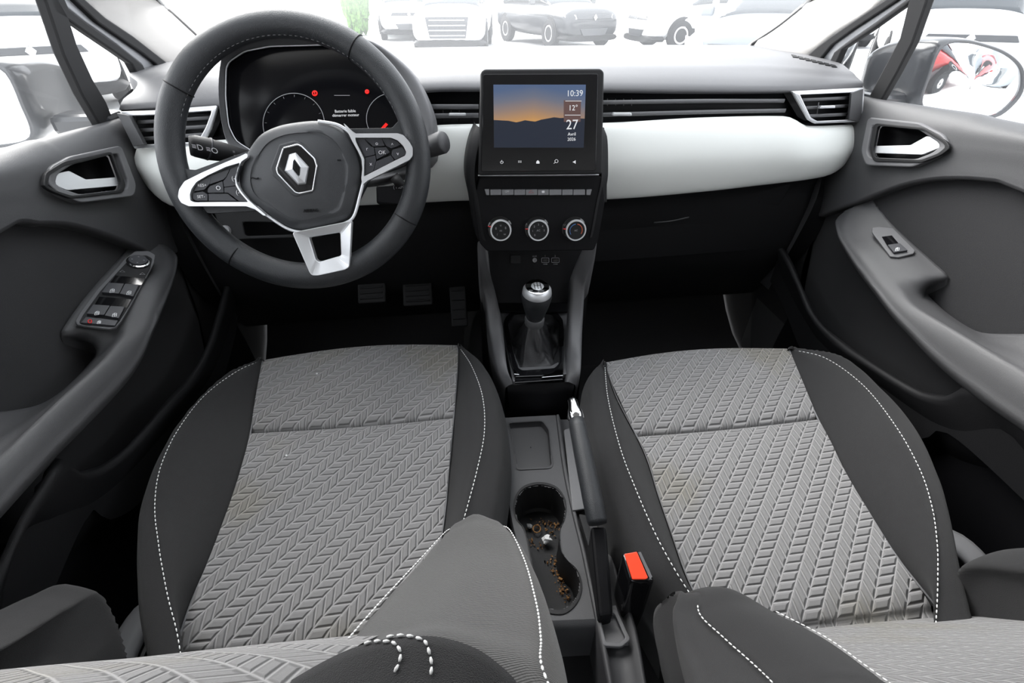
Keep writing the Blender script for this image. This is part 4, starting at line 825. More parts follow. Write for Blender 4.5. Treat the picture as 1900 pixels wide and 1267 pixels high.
# ================================================================ DOORS
def door(nm, label, s, D):
    r = root(nm, label, 'car door', (s*.78, .75, .33))
    X = lambda L, x: [PX(a, b, s*x) for a, b in L]
    belt = catm(X(D['belt'], .745), 60)
    # extend the belt beyond what the photo shows
    y0, z0 = belt[0][1:]; y1, z1 = belt[-1][1:]
    belt = catm([V(s*.76, 1.16, z0-.005)]+[belt[i] for i in (0, 15, 30, 45, 59)]+[V(s*.745, .3, z1+.012), V(s*.74, -.3, z1+.03)], 90)
    arch = catm(X(D['arch'], .728), 60)
    ya, za = arch[-1][1:]
    arch = catm([V(s*.735, 1.17, .74), V(s*.732, 1.05, .80)]+[arch[i] for i in (0, 8, 16, 24, 32, 40, 50, 59)]+[V(s*.728, .3, za-.02), V(s*.728, -.3, za-.12)], 90)
    hp = [tuple(PX(a, b, s*.722)[1:]) for a, b in D['hole']]
    inh = lambda c: abs(c[0]) < .745 and inpoly(c[1], c[2], hp)
    O = V(s, 0, 0)
    rows = [belt+O*.05+V(0, 0, -.012), belt+O*.012+V(0, 0, .0), belt+V(0, 0, -.004)-O*.008, lerp(belt, arch, .16)-O*.018, lerp(belt, arch, .4)-O*.016, lerp(belt, arch, .7)-O*.01, lerp(belt, arch, .93)-O*.006, arch-O*.004, arch+V(0, 0, -.005)+O*.002, arch+V(0, 0, -.006)+O*.022]
    loft('upper_panel', rows, 'door_plastic', r, nu=240, nv=150, hole=inh)
    low = arch+V(0, 0, -.006)+O*.018
    loft('cloth_panel', [low, lerp(low, low*V(1, 1, 0)+V(0, 0, .8), .5), np.array([V(s*.752, p[1], .72) for p in low]), np.array([V(s*.745, p[1], .5) for p in low]), np.array([V(s*.74, p[1], .33) for p in low])], 'door_cloth', r, nu=60, nv=30)
    # pull handle
    HP = Plane(V(s*.716, .8, .99), (-s, 0, .12), (0, 0, 1))
    frame('handle_bezel', HP.ps(rc(D['bez_o'], 8), -.012), HP.ps(rc(D['bez_i'], 6), -.014), HP.n, .018, 'dash_plastic', r, .003, k=90)
    frame('handle_seal', HP.ps(rc(D['bez_m'], 6), .002), HP.ps(rc(D['bez_i'], 5), .002), HP.n, .0055, 'dark_plastic', r, .001, k=90)
    Q = catm(HP.ps(rc(D['bez_i'], 6), .0), 60, True, lin=True); q0 = Q.mean(0)
    loft('handle_recess', [Q-HP.n*.002, Q-HP.n*.03, lerp(Q, q0, .3)-HP.n*.045, lerp(Q, q0, .97)-HP.n*.048], 'black_plastic', r, nu=60, nv=12, closed=True)
    h = plate('door_handle', HP.ps(rc(D['handle'], 3), -.010), HP.n, .010, 'satin_silver', r, .004, label='satin silver door handle', seg=3)
    # armrest
    tip_o = X(D['arm_out'], .745)
    inn = [PX(a, b, s*max(.672, .742-.0165*i)) for i, (a, b) in enumerate(D['arm_in'])]; lowr = [PX(a, b, s*max(.655, .742-.0165*i)) for i, (a, b) in enumerate(D['arm_low'])]
    def rear(P, x, dz): e = P[-1]; return list(P)+[V(s*x, e[1]-.15, e[2]+dz*.4), V(s*x, e[1]-.35, e[2]+dz), V(s*x, -.15, e[2]+dz)]
    o_ = catm(tip_o, 60); i_ = catm(inn, 60); l_ = catm(lowr, 60)
    R3 = [np.array([V(s*.745, e[1]*(1-t)+t*-.15, e[2]-.005*t) if k == 0 else V(s*(.672 if k == 1 else .655), e[1]*(1-t)+t*-.15, e[2]-.01*t) for t in np.linspace(.05, 1, 10)]) for k, e in enumerate((o_[-1], i_[-1], l_[-1]))]
    o_, i_, l_ = [np.concatenate([a, b]) for a, b in zip((o_, i_, l_), R3)]
    bend = D['nb']
    rows = [o_+O*.01+V(0, 0, -.03), o_, lerp(o_, i_, .12)+V(0, 0, .002), lerp(o_, i_, .5)+V(0, 0, .003), lerp(o_, i_, .88)+V(0, 0, .001), i_, lerp(i_, l_, .3)-O*.004, lerp(i_, l_, .75)-O*.002, l_, l_+O*.02+V(0, 0, -.02), l_+O*.095+V(0, 0, -.04)]
    loft('armrest', rows, 'door_plastic', r, nu=110, nv=50)
    # pull pocket: dark well behind the narrow part of the armrest
    # lower pocket
    t_ = catm(X(D['pk_top'], .665)+[V(s*.67, .25, D['pkz']), V(s*.67, -.1, D['pkz'])], 60); b_ = catm(X(D['pk_bot'], .69)+[V(s*.69, .25, D['pkz']-.12), V(s*.69, -.1, D['pkz']-.14)], 60)
    loft('door_pocket', [t_+O*.012+V(0, 0, -.10), t_+O*.01, t_+O*.003+V(0, 0, .002), t_-O*.002+V(0, 0, -.001), lerp(t_, b_, .5)-O*.004, b_, b_+O*.04+V(0, 0, -.06)], 'dark_plastic', r, nu=60, nv=30)
    lo2 = np.array([V(s*.70, p[1], min(p[2], .5)-.06) for p in b_])
    loft('kick_panel', [b_+O*.03, lo2, np.array([V(s*.72, p[1], .34) for p in b_])], 'black_plastic', r, nu=30, nv=8)
    sk = [V(s*.80, y, 0) for y in np.linspace(1.22, -.3, 8)]
    loft('outer_skin', [[p+V(-s*.028, 0, 1.045) for p in sk], [p+V(-s*.005, 0, 1.03) for p in sk], [p+V(s*.03, 0, .95) for p in sk], [p+V(s*.05, 0, .7) for p in sk], [p+V(s*.02, 0, .35) for p in sk]], 'car_white', r, nu=20, nv=16, label='white painted outer door skin')
    # window glass, divider bar, frames
    gx = .775
    def leaned(L, x=gx, lean=.25):
        P = Plane(V(s*x, .8, 1.07), (-s, 0, -lean), (0, 0, 1)); return P.ps(L), P
    bt = np.array([V(s*.772, y, 1.045) for y in np.linspace(1.2, -.3, 8)])
    g = loft('window_pane', [bt, bt+V(-s*.09, -.0, .36)], 'side_glass', r, nu=20, nv=4)
    for key in ('divider', 'qframe'):
        Pq, P = leaned(D[key], .768); plate(key if key != 'qframe' else 'window_frame', Pq, P.n, .016, 'rubber', r, .003)
    Pq, P = leaned(D['strip'], .772); plate('frame_strip', Pq, P.n, .012, 'body_silver', r, .002, label='silver painted frame strip')
    Pq, P = leaned(D['seal'], .765); plate('door_seal', Pq, P.n, .014, 'rubber', r, .003)
    return r, HP
zr4 = lambda L: zm(L, 1300, 0, 3.0167); zl1 = lambda L: zm(L, 0, 0, 3.0167); zr8 = lambda L: zm(L, 1400, 340, 2.436); zl5 = lambda L: zm(L, 0, 400, 2.754)
right, HPr = door('passenger_door', 'grey passenger side door with a single window switch on its armrest', 1, dict(
    belt=[(1622, 184), (1650, 188), (1720, 199), (1820, 214), (1885, 229)],
    arch=zr4([(820, 1150), (960, 1095), (1100, 1040), (1250, 1003), (1400, 990), (1550, 990), (1700, 1018), (1810, 1060)]),
    hole=zr4([(1000, 700), (1250, 720), (1390, 800), (1380, 840), (1260, 900), (985, 890), (975, 790)]),
    bez_o=zr4([(975, 660), (1270, 690), (1410, 760), (1440, 820), (1370, 880), (1230, 940), (960, 930), (935, 850)]),
    bez_m=zr4([(985, 690), (1265, 715), (1390, 790), (1412, 830), (1360, 870), (1250, 912), (980, 905), (960, 850)]),
    bez_i=zr4([(1003, 705), (1260, 730), (1370, 800), (1385, 825), (1340, 860), (1245, 895), (990, 885), (975, 850)]),
    handle=zr4([(988, 820), (1200, 815), (1290, 765), (1340, 775), (1375, 825), (1265, 868), (985, 858)]),
    arm_out=zr8([(535, 80), (600, 160), (700, 260), (800, 350), (880, 425), (860, 440), (790, 470), (770, 488), (800, 525), (870, 590), (960, 650), (1040, 680), (1218, 683)])+[(1960, 618)],
    arm_in=zr8([(500, 85), (450, 120), (430, 170), (450, 240), (500, 310), (560, 385), (620, 455), (680, 520), (740, 570), (820, 620), (940, 690), (1080, 775), (1218, 860)])+[(1980, 745)],
    arm_low=zr8([(480, 90), (410, 125), (372, 160), (365, 190), (385, 255), (450, 360), (540, 480), (620, 585), (700, 670), (800, 775), (920, 880), (1080, 1000), (1218, 1095)])+[(1980, 850)],
    nb=0, pk_top=zr8([(105, 285), (150, 360), (190, 450), (250, 590), (350, 705), (520, 825), (700, 935), (780, 965), (870, 975), (1020, 950)]), pkz=.72,
    pk_bot=zr8([(150, 520), (210, 640), (300, 760), (450, 880), (600, 970), (760, 1090), (900, 1180), (1050, 1220), (1218, 1225)]),
    divider=zr4([(1225, -40), (1210, 0), (1160, 200), (1090, 330), (970, 550), (1045, 562), (1140, 400), (1230, 230), (1312, 0), (1320, -40)]),
    qframe=zr4([(1280, -60), (1190, -10), (1000, 130), (850, 232), (785, 280), (745, 360), (785, 368), (830, 270), (1000, 158), (1195, 20), (1230, -10), (1300, -40)]),
    strip=zr4([(1190, -40), (1040, 60), (880, 165), (770, 240), (700, 330), (752, 356), (800, 270), (860, 225), (1010, 122), (1195, -10)]),
    seal=zr4([(1110, -40), (900, 100), (760, 195), (680, 255), (615, 312), (690, 335), (765, 245), (880, 162), (1040, 58), (1190, -42)])))
left, HPl = door('driver_door', 'grey driver side door with four window switches and a mirror dial on its armrest', -1, dict(
    belt=[(197, 229), (168, 236), (130, 246), (70, 262), (30, 272)],
    arch=[(292, 480), (255, 458), (215, 441), (180, 428), (130, 415), (90, 411), (40, 414), (0, 425)],
    hole=zl1([(640, 860), (330, 930), (240, 1000), (240, 1050), (370, 1100), (670, 1060), (665, 950)]),
    bez_o=zl1([(625, 822), (330, 885), (215, 945), (200, 1040), (270, 1100), (390, 1145), (700, 1105), (710, 1040)]),
    bez_m=zl1([(610, 850), (340, 905), (235, 970), (222, 1045), (280, 1080), (380, 1115), (675, 1080), (688, 1035)]),
    bez_i=zl1([(605, 865), (345, 930), (255, 985), (242, 1040), (290, 1068), (385, 1098), (655, 1065), (662, 1020)]),
    handle=zl1([(650, 995), (445, 1010), (350, 962), (290, 975), (252, 1035), (340, 1070), (655, 1042)]),
    arm_out=zl5([(690, 112), (600, 230), (510, 330), (400, 460), (308, 598), (330, 622), (400, 640), (470, 655), (498, 690), (470, 745), (400, 825), (300, 915), (200, 972), (80, 996), (0, 1005)])+[(-50, 768)],
    arm_in=zl5([(720, 118), (800, 150), (835, 200), (830, 270), (800, 340), (755, 430), (700, 545), (640, 630), (560, 710), (460, 805), (330, 920), (180, 1060), (0, 1240)])+[(-70, 915)],
    arm_low=zl5([(740, 118), (840, 150), (895, 195), (908, 235), (890, 320), (850, 430), (790, 570), (740, 690), (680, 790), (580, 905), (450, 1040), (250, 1240)])+[(0, 950), (-70, 1020)],
    nb=0, pk_top=[(425, 530), (418, 560), (410, 589), (392, 643), (363, 701), (320, 749), (258, 820), (226, 850), (190, 873), (148, 882), (102, 876)], pkz=.70,
    pk_bot=[(440, 560), (430, 620), (400, 700), (355, 765), (300, 825), (240, 895), (170, 965), (110, 1005), (0, 1025)],
    divider=zl1([(170, -40), (190, 0), (290, 290), (400, 520), (515, 710), (595, 690), (540, 560), (460, 430), (370, 240), (320, 85), (250, -40)]),
    qframe=zl1([(200, -60), (240, 60), (322, 100), (430, 175), (600, 288), (690, 350), (765, 490), (815, 470), (750, 350), (610, 240), (430, 115), (320, 30), (280, -60)]),
    strip=zl1([(270, -50), (310, 15), (430, 110), (610, 236), (755, 350), (820, 468), (900, 440), (840, 350), (760, 290), (500, 115), (330, -50)]),
    seal=zl1([(320, -50), (500, 118), (760, 293), (835, 350), (885, 432), (945, 378), (830, 290), (700, 190), (540, 85), (420, -20), (400, -60)])))
# window switches
def armplane(a, b, c):
    a, b, c = map(np.asarray, (a, b, c)); n = unit(np.cross(b-a, c-a)); n = n if n[2] > 0 else -n; return Plane((a+b+c)/3, n, (0, 1, 0))
LPn = armplane(PX(250, 440, -.745), PX(152, 556, -.745), PX(276, 552, -.672)); z6 = lambda L: zm(L, 110, 450, 6.032)
ol = z6([(850, 120), (1000, 115), (1080, 160), (1060, 260), (960, 440), (830, 680), (700, 900), (640, 970), (560, 990), (300, 960), (200, 940), (180, 900), (230, 810), (430, 540), (600, 360), (740, 200)])
il = z6([(870, 150), (980, 150), (1040, 185), (1020, 290), (930, 450), (790, 700), (670, 890), (620, 945), (560, 950), (300, 930), (240, 915), (225, 895), (265, 820), (460, 550), (630, 360), (760, 220)])
sp_ = plate('switch_panel', LPn.ps(rc(ol, 2), .002), LPn.n, .005, 'dash_plastic', left, .0015)
base = LPn.ps
plate('switch_bed', base(rc(il, 2), .0065), LPn.n, .0015, 'dark_plastic', sp_, .0005)
for L in ([(630, 375), (965, 405), (920, 480), (560, 470)], [(450, 610), (805, 640), (755, 735), (390, 715)]): plate('finger_well', base(z6(L), .0075), LPn.n, .0012, 'gloss_black', sp_, 0)
for L, t in (([(555, 478), (730, 488), (672, 600), (480, 585)], 1), ([(738, 490), (895, 500), (830, 632), (680, 600)], 1), ([(385, 722), (570, 735), (505, 840), (310, 825)], 1), ([(578, 738), (735, 748), (670, 875), (512, 845)], 1), ([(300, 845), (660, 885), (625, 945), (245, 910)], 0)):
    plate('window_switch' if t else 'lock_switch', base(rc(z6(L), 1.2), .007), LPn.n, .006 if t else .003, 'button_plastic', sp_, .001)
def winicon(P, x, y, off, par, k=1., sg=1):
    L = [(x-4.2*k, y+3.5*k), (x-2.5*k*sg, y-2*k), (x+1*k, y-3.5*k), (x+4.2*k, y-3*k), (x+3.5*k, y+2.5*k), (x-4.2*k, y+3.5*k)]
    joinlines('window_icon', [P.ps(L, off), P.ps([(x-2*k, y), (x+3.8*k, y-.5*k)], off), P.ps([(x+.5*k, y-3.2*k), (x, y+3*k)], off)], .0006, 'white_mark', par, up=P.n)
for x, y, o_ in ((590, 540, .0135), (778, 562, .0135), (420, 790, .0135), (617, 810, .0135), (443, 892, .0105)): winicon(LPn, 110+x/6.032, 450+y/6.032, o_, sp_, 1.0 if o_ > .012 else .8)
tube('lock_mark', base(arc((110+342/6.032, 450+882/6.032), 3.2, 0, 360, 14), .0105), .0009, 'red_mark', sp_, label='red lock lamp')
cdn = LPn.p(110+885/6.032, 450+222/6.032, .008)
lathe('mirror_dial', [(.0150, 0), (.0150, .004), (.0135, .0065), (.0001, .006)], cdn, LPn.n, 'button_plastic', sp_)
lathe('dial_ring', [(.0155, 0), (.0172, .001), (.0172, .003), (.0155, .004)], cdn, LPn.n, 'chrome', sp_, label='chrome ring')
for a_ in range(4): c_ = cdn+(LPn.r*math.cos(a_*math.pi/2+.3)+LPn.u*math.sin(a_*math.pi/2+.3))*.0085; text('dial_mark', 'o', c_+LPn.n*.0065, LPn.r, LPn.u, .005, 'dim_mark', sp_)
for x, y in ((705, 322), (930, 350)): joinlines('mirror_icon', [LPn.ps([(110+(x-30)/6.03, 450+(y+8)/6.03), (110+x/6.03, 450+(y-14)/6.03), (110+(x+30)/6.03, 450+(y+8)/6.03), (110+(x-30)/6.03, 450+(y+8)/6.03)], .0085)], .0005, 'dim_mark', sp_)
RPn = armplane(PX(1613, 372, .745), PX(1700, 455, .745), PX(1654, 525, .672))
srp = plate('switch_panel', RPn.ps(rc(zr8([(530, 208), (560, 203), (625, 210), (725, 310), (718, 325), (650, 342), (612, 338), (530, 230)]), 2), .002), RPn.n, .005, 'dash_plastic', right, .0015)
plate('finger_well', RPn.ps(zr8([(575, 243), (620, 237), (655, 278), (600, 285)]), .0068), RPn.n, .001, 'gloss_black', srp, 0)
plate('window_switch', RPn.ps(rc(zr8([(600, 287), (655, 280), (690, 312), (628, 322)]), 1), .006), RPn.n, .006, 'button_plastic', srp, .001)
winicon(RPn, 1400+645/2.436, 340+298/2.436, .0128, srp, .9)
# wing mirrors (parts of the doors they are fixed to)
def mirror(s, par, pts, fn, dz=0):
    gl_ = catm([PY(x, y, 1.0) if s > 0 else PY(x, y, 1.0)*V(-1, 1, 1)+V(-.025, 0, dz) for x, y in pts], 60, True); c = gl_.mean(0)
    g = gl_
    rows = [lerp(g, c, .02)+V(0, .008, 0), g+V(0, -.004, 0)+(g-c)*.04, g+(g-c)*.09+V(0, .006, 0), g+(g-c)*.11+V(0, .03, 0), lerp(g, c, .0)+V(0, .12, .0), lerp(g, c, .25)+V(-s*.02, .19, -.01), lerp(g, c, .7)+V(-s*.03, .225, -.015), lerp(g, c, .97)+V(-s*.03, .23, -.015)]
    h = loft('wing_mirror', rows, 'car_black', par, nu=60, nv=30, closed=True, label='glossy black wing mirror')
    Rm = 1.8; gg = [[p+(c-p)*k+V(0, .004-((1-k)*0+k*(2-k))*float(np.sum((p-c)**2))/(2*Rm), 0) for p in g] for k in (.01, .15, .3, .45, .6, .75, .9, .995)]
    loft('mirror_glass', gg, 'mirror_glass', h, nu=60, nv=None, closed=True)
    box('mirror_foot', (s*.80, 1.06, 1.055), (.10, .06, .035), 'car_black', par, bev=.01)
mp = zr4([(1250, 590), (1290, 420), (1340, 290), (1400, 245), (1470, 240), (1550, 250), (1700, 300), (1790, 380), (1800, 480), (1770, 550), (1700, 620), (1640, 648), (1560, 650), (1400, 625)])
mirror(1, right, mp, None); mirror(-1, left, mp, None, -.01)
# ================================================================ SETTING: floor, pillars, windscreen, roof
# footwells
fl = []
struct(loft('floor', [[V(x, 1.42, .50) for x in (-.74, 0, .74)], [V(x, 1.22, .33) for x in (-.74, 0, .74)], [V(x, .95, .30) for x in (-.74, 0, .74)], [V(x, 0, .30) for x in (-.74, 0, .74)], [V(x, -1.0, .30) for x in (-.74, 0, .74)]], 'carpet', nu=30, nv=30))
struct(mesh('wall_front', [V(-.76, 1.42, .5), V(.76, 1.42, .5), V(.76, 1.55, 1.12), V(-.76, 1.55, 1.12)], [(0, 1, 2, 3)], 'black_plastic', sm=False))
tn = [V(x, 0, z) for x, z in ((-.14, .30), (-.11, .42), (-.06, .47), (.06, .47), (.11, .42), (.14, .30))]
struct(loft('trim_1', [[p+V(0, 1.3, .06) for p in tn], [p+V(0, 0, 0) for p in tn], [p+V(0, -.9, -.03) for p in tn]], 'carpet', nu=30, nv=6))
# windscreen pillar trims
def pillar(nm, s, A_, B_):
    # A_: windscreen side edge, B_: door side edge (base first)
    a_ = [Plane(V(s*.72, 1.46, 1.13), (-s*.25, -.48, 1)).p(x, y) for x, y in A_]; b_ = [Plane(V(s*.76, 1.25, 1.115), (-s, -.3, .25)).p(x, y) for x, y in B_]
    a2 = catm(a_, 12); b2 = catm(b_, 12)
    ea = a2[-1]+(a2[-1]-a2[-3])*1.; eb = b2[-1]+(b2[-1]-b2[-3])*1.
    top_a, top_b = V(s*.56, .62, 1.40), V(s*.62, .50, 1.37)
    A3 = catm(list(a2[[0, 4, 8, 11]])+[lerp(a2[-1], top_a, .5)+V(0, .0, .02), top_a], 40); B3 = catm(list(b2[[0, 4, 8, 11]])+[lerp(b2[-1], top_b, .5)+V(0, 0, .02), top_b], 40)
    A3 = np.concatenate([[A3[0]+V(0, .02, -.03)], A3]); B3 = np.concatenate([[B3[0]+V(s*.01, .01, -.05)], B3])
    o = loft(nm, [A3+V(0, .03, -.006), A3, lerp(A3, B3, .15)+V(-s*.004, -.008, .004), lerp(A3, B3, .5)+V(-s*.014, -.016, .004), lerp(A3, B3, .85)+V(-s*.010, -.008, .0), B3, B3+V(s*.02, .02, 0)], 'pillar_fabric', nu=50, nv=30)
    struct(o)
    k = tube('trim_3' if s > 0 else 'trim_4', list(A3)[:34], .0045, 'rubber', seg=8, flat=.8); struct(k)
    return A3
AR = pillar('trim_2', 1, zr4([(290, 245), (400, 175), (500, 100), (620, 0)]), zr4([(615, 312), (680, 250), (760, 190), (900, 95), (1060, -5)]))
AL = pillar('trim_5', -1, zl1([(1180, 275), (1090, 192), (980, 90), (880, 0)]), zl1([(960, 395), (830, 290), (700, 190), (540, 85), (430, 0)]))
# windscreen pane
mid = lambda p, q, bow: [lerp(p, q, t)+V(0, bow*math.sin(math.pi*t), .01*math.sin(math.pi*t)) for t in np.linspace(0, 1, 9)]
wr_ = [mid(AL[i], AR[i], .14*(1-i/39)+.06) for i in (0, 10, 20, 30, 39)]
wr_[0] = [p+V(0, .02, -.03) for p in wr_[0]]
struct(loft('window_1', wr_, 'windscreen_glass', nu=40, nv=30))
struct(tube('trim_6', [p+V(0, -.006, .006) for p in wr_[0]], .002, 'rubber', n=40, seg=8))
# roof with rear pillars (the cabin is closed overhead, open at its windows)
hd = AL[-1], AR[-1]
R0 = mid(hd[0], hd[1], .05)
def rr(y, z, w): return [V(w*t, y, z+.03*(1-t*t)) for t in np.linspace(-1, 1, 9)]
c1 = loft('ceiling', [R0, rr(.45, 1.415, .60), rr(0, 1.42, .61), rr(-.6, 1.41, .60), rr(-1.15, 1.37, .56)], 'headliner', nu=30, nv=20); solid(c1, .03, 1); struct(c1)
for i, s in enumerate((-1, 1)):
    struct(loft('trim_%d' % (7+i), [[V(s*.62, .50, 1.37), V(s*.62, .1, 1.40), V(s*.60, -.6, 1.39), V(s*.56, -1.15, 1.35)], [V(s*.67, .50, 1.33), V(s*.67, .1, 1.36), V(s*.65, -.6, 1.35), V(s*.60, -1.15, 1.31)]], 'headliner', nu=20, nv=4))
    struct(loft('wall_left' if s < 0 else 'wall_right', [[V(s*.74, -.18, .3), V(s*.74, -.18, 1.09), V(s*.63, -.12, 1.38)], [V(s*.74, -.30, .3), V(s*.74, -.30, 1.09), V(s*.63, -.22, 1.38)]], 'headliner', nu=20, nv=3))
struct(mesh('wall_back', [V(-.74, -1.1, .3), V(.74, -1.1, .3), V(.70, -1.2, 1.02), V(-.70, -1.2, 1.02)], [(0, 1, 2, 3)], 'dark_plastic', sm=False))
for i, s in enumerate((-1, 1)): struct(mesh('trim_%d' % (9+i), [V(s*.745, -.3, .3), V(s*.745, -1.15, .3), V(s*.745, -1.15, 1.08), V(s*.745, -.3, 1.08)], [(0, 1, 2, 3)], 'dark_plastic', sm=False))
for i, s in enumerate((-1, 1)):
    struct(loft('trim_%d' % (11+i), [[V(s*.745, 1.56, 1.06), V(s*.745, 1.1, 1.04), V(s*.745, .9, .45), V(s*.745, -.3, .42)], [V(s*.745, 1.56, .29), V(s*.745, 1.1, .29), V(s*.745, .9, .29), V(s*.745, -.3, .29)]], 'carpet', nu=20, nv=4))
for (x_, y_), l_ in (((588, 694), 'tiny white crumb lying on the front pad of the driver seat'), ((532, 846), 'tiny white crumb lying on the driver seat just behind the cross seam')):
    ob = [o for o in driver.children if o.name.startswith('cushion_front' if y_ < 800 else 'cushion_insert')][0]
    q = onsurf(ob, [(x_, y_)], .001)[0]; bm = bmesh.new(); bmesh.ops.create_icosphere(bm, subdivisions=1, radius=.0022); me = bpy.data.meshes.new('crumb'); bm.to_mesh(me); bm.free(); me.transform(Matrix.Translation(Vector(q))); tag(link('crumb', me, 'paper', sm=False), l_, 'crumb')
# pedals and mat
def pedal(nm, label, x, y, z, w, h, lab=None):
    r = root(nm, label, 'pedal', (x, y, z)); R_ = np.array([[1, 0, 0], [0, .75, -.66], [0, .66, .75]])
    box('pad', (x, y, z), (w, h, .012), 'rubber', r, R=R_, bev=.004)
    for k in range(4): box('tread', V(x, y, z)+R_@V(0, (k-1.5)*h*.22, .008), (w*.8, .004, .004), 'dark_plastic', r, R=R_, bev=.001)
    tube('arm', [V(x, y+.01, z+.0), V(x, y+.09, z+.10), V(x, y+.12, z+.3)], .008, 'dark_plastic', r, n=12)
q = PY(690, 540, 1.05); pedal('clutch_pedal', 'black rubber clutch pedal, leftmost of the three below the wheel', q[0], q[1], q[2], .065, .06)
q = PY(775, 545, 1.05); pedal('brake_pedal', 'black rubber brake pedal, middle one of the three below the wheel', q[0], q[1], q[2], .07, .06)
q = PY(850, 560, 1.05); pedal('accelerator_pedal', 'narrow accelerator pedal beside the centre console', q[0], q[1], q[2]-.01, .04, .11)
m_ = plate('floor_mat', [V(-.58, .72, .315), V(-.16, .72, .315), V(-.16, 1.12, .325), V(-.58, 1.12, .325)], (0, 0, 1), .006, 'carpet', None, .003); tag(m_, 'black carpet mat in the driver footwell', 'floor mat')
m_ = plate('floor_mat', [V(.16, .72, .315), V(.60, .72, .315), V(.60, 1.12, .325), V(.16, 1.12, .325)], (0, 0, 1), .006, 'carpet', None, .003); tag(m_, 'black carpet mat in the passenger footwell', 'floor mat')
# ================================================================ OUTSIDE
G_ = mesh('ground', [V(-60, -40, 0), V(60, -40, 0), V(60, 80, 0), V(-60, 80, 0)], [(0, 1, 2, 3)], 'asphalt', sm=False); struct(G_)
def sec(y, w, z0, z1, k=3.2, n=28):
    c = (z0+z1)/2; h = (z1-z0)/2
    return [V(w*np.sign(math.cos(t))*abs(math.cos(t))**(2/k), y, c+h*np.sign(math.sin(t))*abs(math.sin(t))**(2/k)) for t in np.linspace(0, 2*math.pi, n, endpoint=False)]
def car(label, paint, loc, rot, kind=0, plate_=None, group=None):
    r = root('parked_car', label, 'car', (0, 0, 0), group)
    loft('body', [sec(-2.12, .55, .30, .62), sec(-2.08, .74, .24, .80), sec(-1.9, .84, .20, .93), sec(-1.3, .89, .20, 1.0), sec(-.8, .90, .20, 1.02), sec(.6, .90, .20, 1.02), sec(1.6, .88, .22, 1.02), sec(2.0, .82, .28, .98), sec(2.1, .7, .34, .85)], paint, r, nu=56, nv=50, closed=True, cap=True)
    loft('cabin', [sec(-1.0, .70, .90, 1.0), sec(-.55, .72, .95, 1.3), sec(-.1, .66, .95, 1.5), sec(.9, .66, .95, 1.52), sec(1.5, .66, .95, 1.42), sec(1.9, .66, .9, 1.1)], 'car_glass', r, nu=56, nv=30, closed=True, cap=True)
    loft('roof', [sec(-.25, .56, 1.44, 1.475), sec(0, .60, 1.48, 1.53), sec(.9, .60, 1.49, 1.545), sec(1.45, .56, 1.42, 1.46)], paint, r, nu=40, nv=12, closed=True, cap=True)
    for sx in (-1, 1):
        for wy in (-1.3, 1.3):
            w = lathe('wheel', [(.20, -.10), (.31, -.10), (.335, -.07), (.335, .07), (.31, .10), (.21, .105), (.20, .08)], (sx*.80, wy, .335), (sx, 0, 0), 'rubber', r, seg=32)
            lathe('wheel_rim', [(.205, .08), (.19, .095), (.05, .075), (.0001, .08)], (sx*.80, wy, .335), (sx, 0, 0), 'satin_silver', w, seg=24)
            lathe('wheel_arch', [(.345, -.02), (.375, -.01), (.37, .02), (.34, .02)], (sx*.87, wy, .36), (sx, 0, 0), 'rubber', r, seg=32)
        plate('headlight', [V(sx*.52, -2.115, .66), V(sx*.80, -1.96, .70), V(sx*.84, -1.86, .80), V(sx*.56, -2.075, .76)], (sx*.3, -1, .2), .02, 'lamp_glass', r, .006)
        box('side_mirror', (sx*.98, -.55, 1.02), (.18, .10, .13), paint, r, bev=.03)
    if kind == 1:
        plate('grille', [V(-.42, -2.12, .36), V(.42, -2.12, .36), V(.50, -2.09, .78), V(-.50, -2.09, .78)], (0, -1, .1), .03, 'car_black', r, .01)
        for k in range(4): box('grille_bar', (0, -2.155, .42+k*.10), (.88-.04*abs(k-1.5), .02, .022), 'chrome', r, bev=.004, label='bright grille bar')
    else:
        plate('grille', [V(-.34, -2.13, .30), V(.34, -2.13, .30), V(.44, -2.11, .46), V(-.44, -2.11, .46)], (0, -1, .0), .03, 'car_black', r, .01)
        plate('upper_grille', [V(-.55, -2.11, .66), V(.55, -2.11, .66), V(.50, -2.09, .74), V(-.50, -2.09, .74)], (0, -1, .1), .03, 'car_black', r, .01)
        E_ = [V(0, -2.15, .77), V(.055, -2.15, .70), V(0, -2.15, .63), V(-.055, -2.15, .70)]; plate('emblem', E_, (0, -1, .05), .015, 'chrome', r, .003)
    loft('bumper', [sec(-2.13, .5, .20, .30), sec(-2.10, .78, .17, .34), sec(-1.75, .90, .17, .33)], 'rubber', r, nu=40, nv=10, closed=True, cap=True)
    if plate_: box('number_plate', (0, -2.17, .44), (.5, .015, .11), 'car_white', r, bev=.003)
    r.location = loc; r.rotation_euler = (0, 0, rot); return r
gA = 'cars parked ahead'
car('white car with dark lower grille parked ahead, just right of the wheel rim', 'car_white', (-1.38, 20.2, 0), .12, 0, group=gA)
car('dark car mostly hidden behind the white car with the big grille', 'car_grey', (.75, 21.5, 0), -.05, 0, group=gA)
car('white car with large barred grille ahead above the touchscreen', 'car_white', (.22, 15.6, 0), -.12, 1, group=gA)
car('low black car with rounded wings right of the barred grille', 'car_black', (3.05, 16.7, 0), .35, 0, group=gA)
car('white car seen from its side ahead, above the right part of the dashboard', 'car_white', (7.0, 14.9, 0), -1.45, 0, group=gA)
car('white car with number plate ahead near the right end of the windscreen', 'car_white', (10.9, 15.8, 0), -.35, 0, plate_=1, group=gA)
car('white car with dark grille strip seen through the driver side window', 'car_white', (-6.2, 9.0, 0), .62, 0, group='cars beside')
car('white car with dark grille strip seen through the passenger side window', 'car_white', (8.4, 8.9, 0), -.62, 0, group='cars beside')
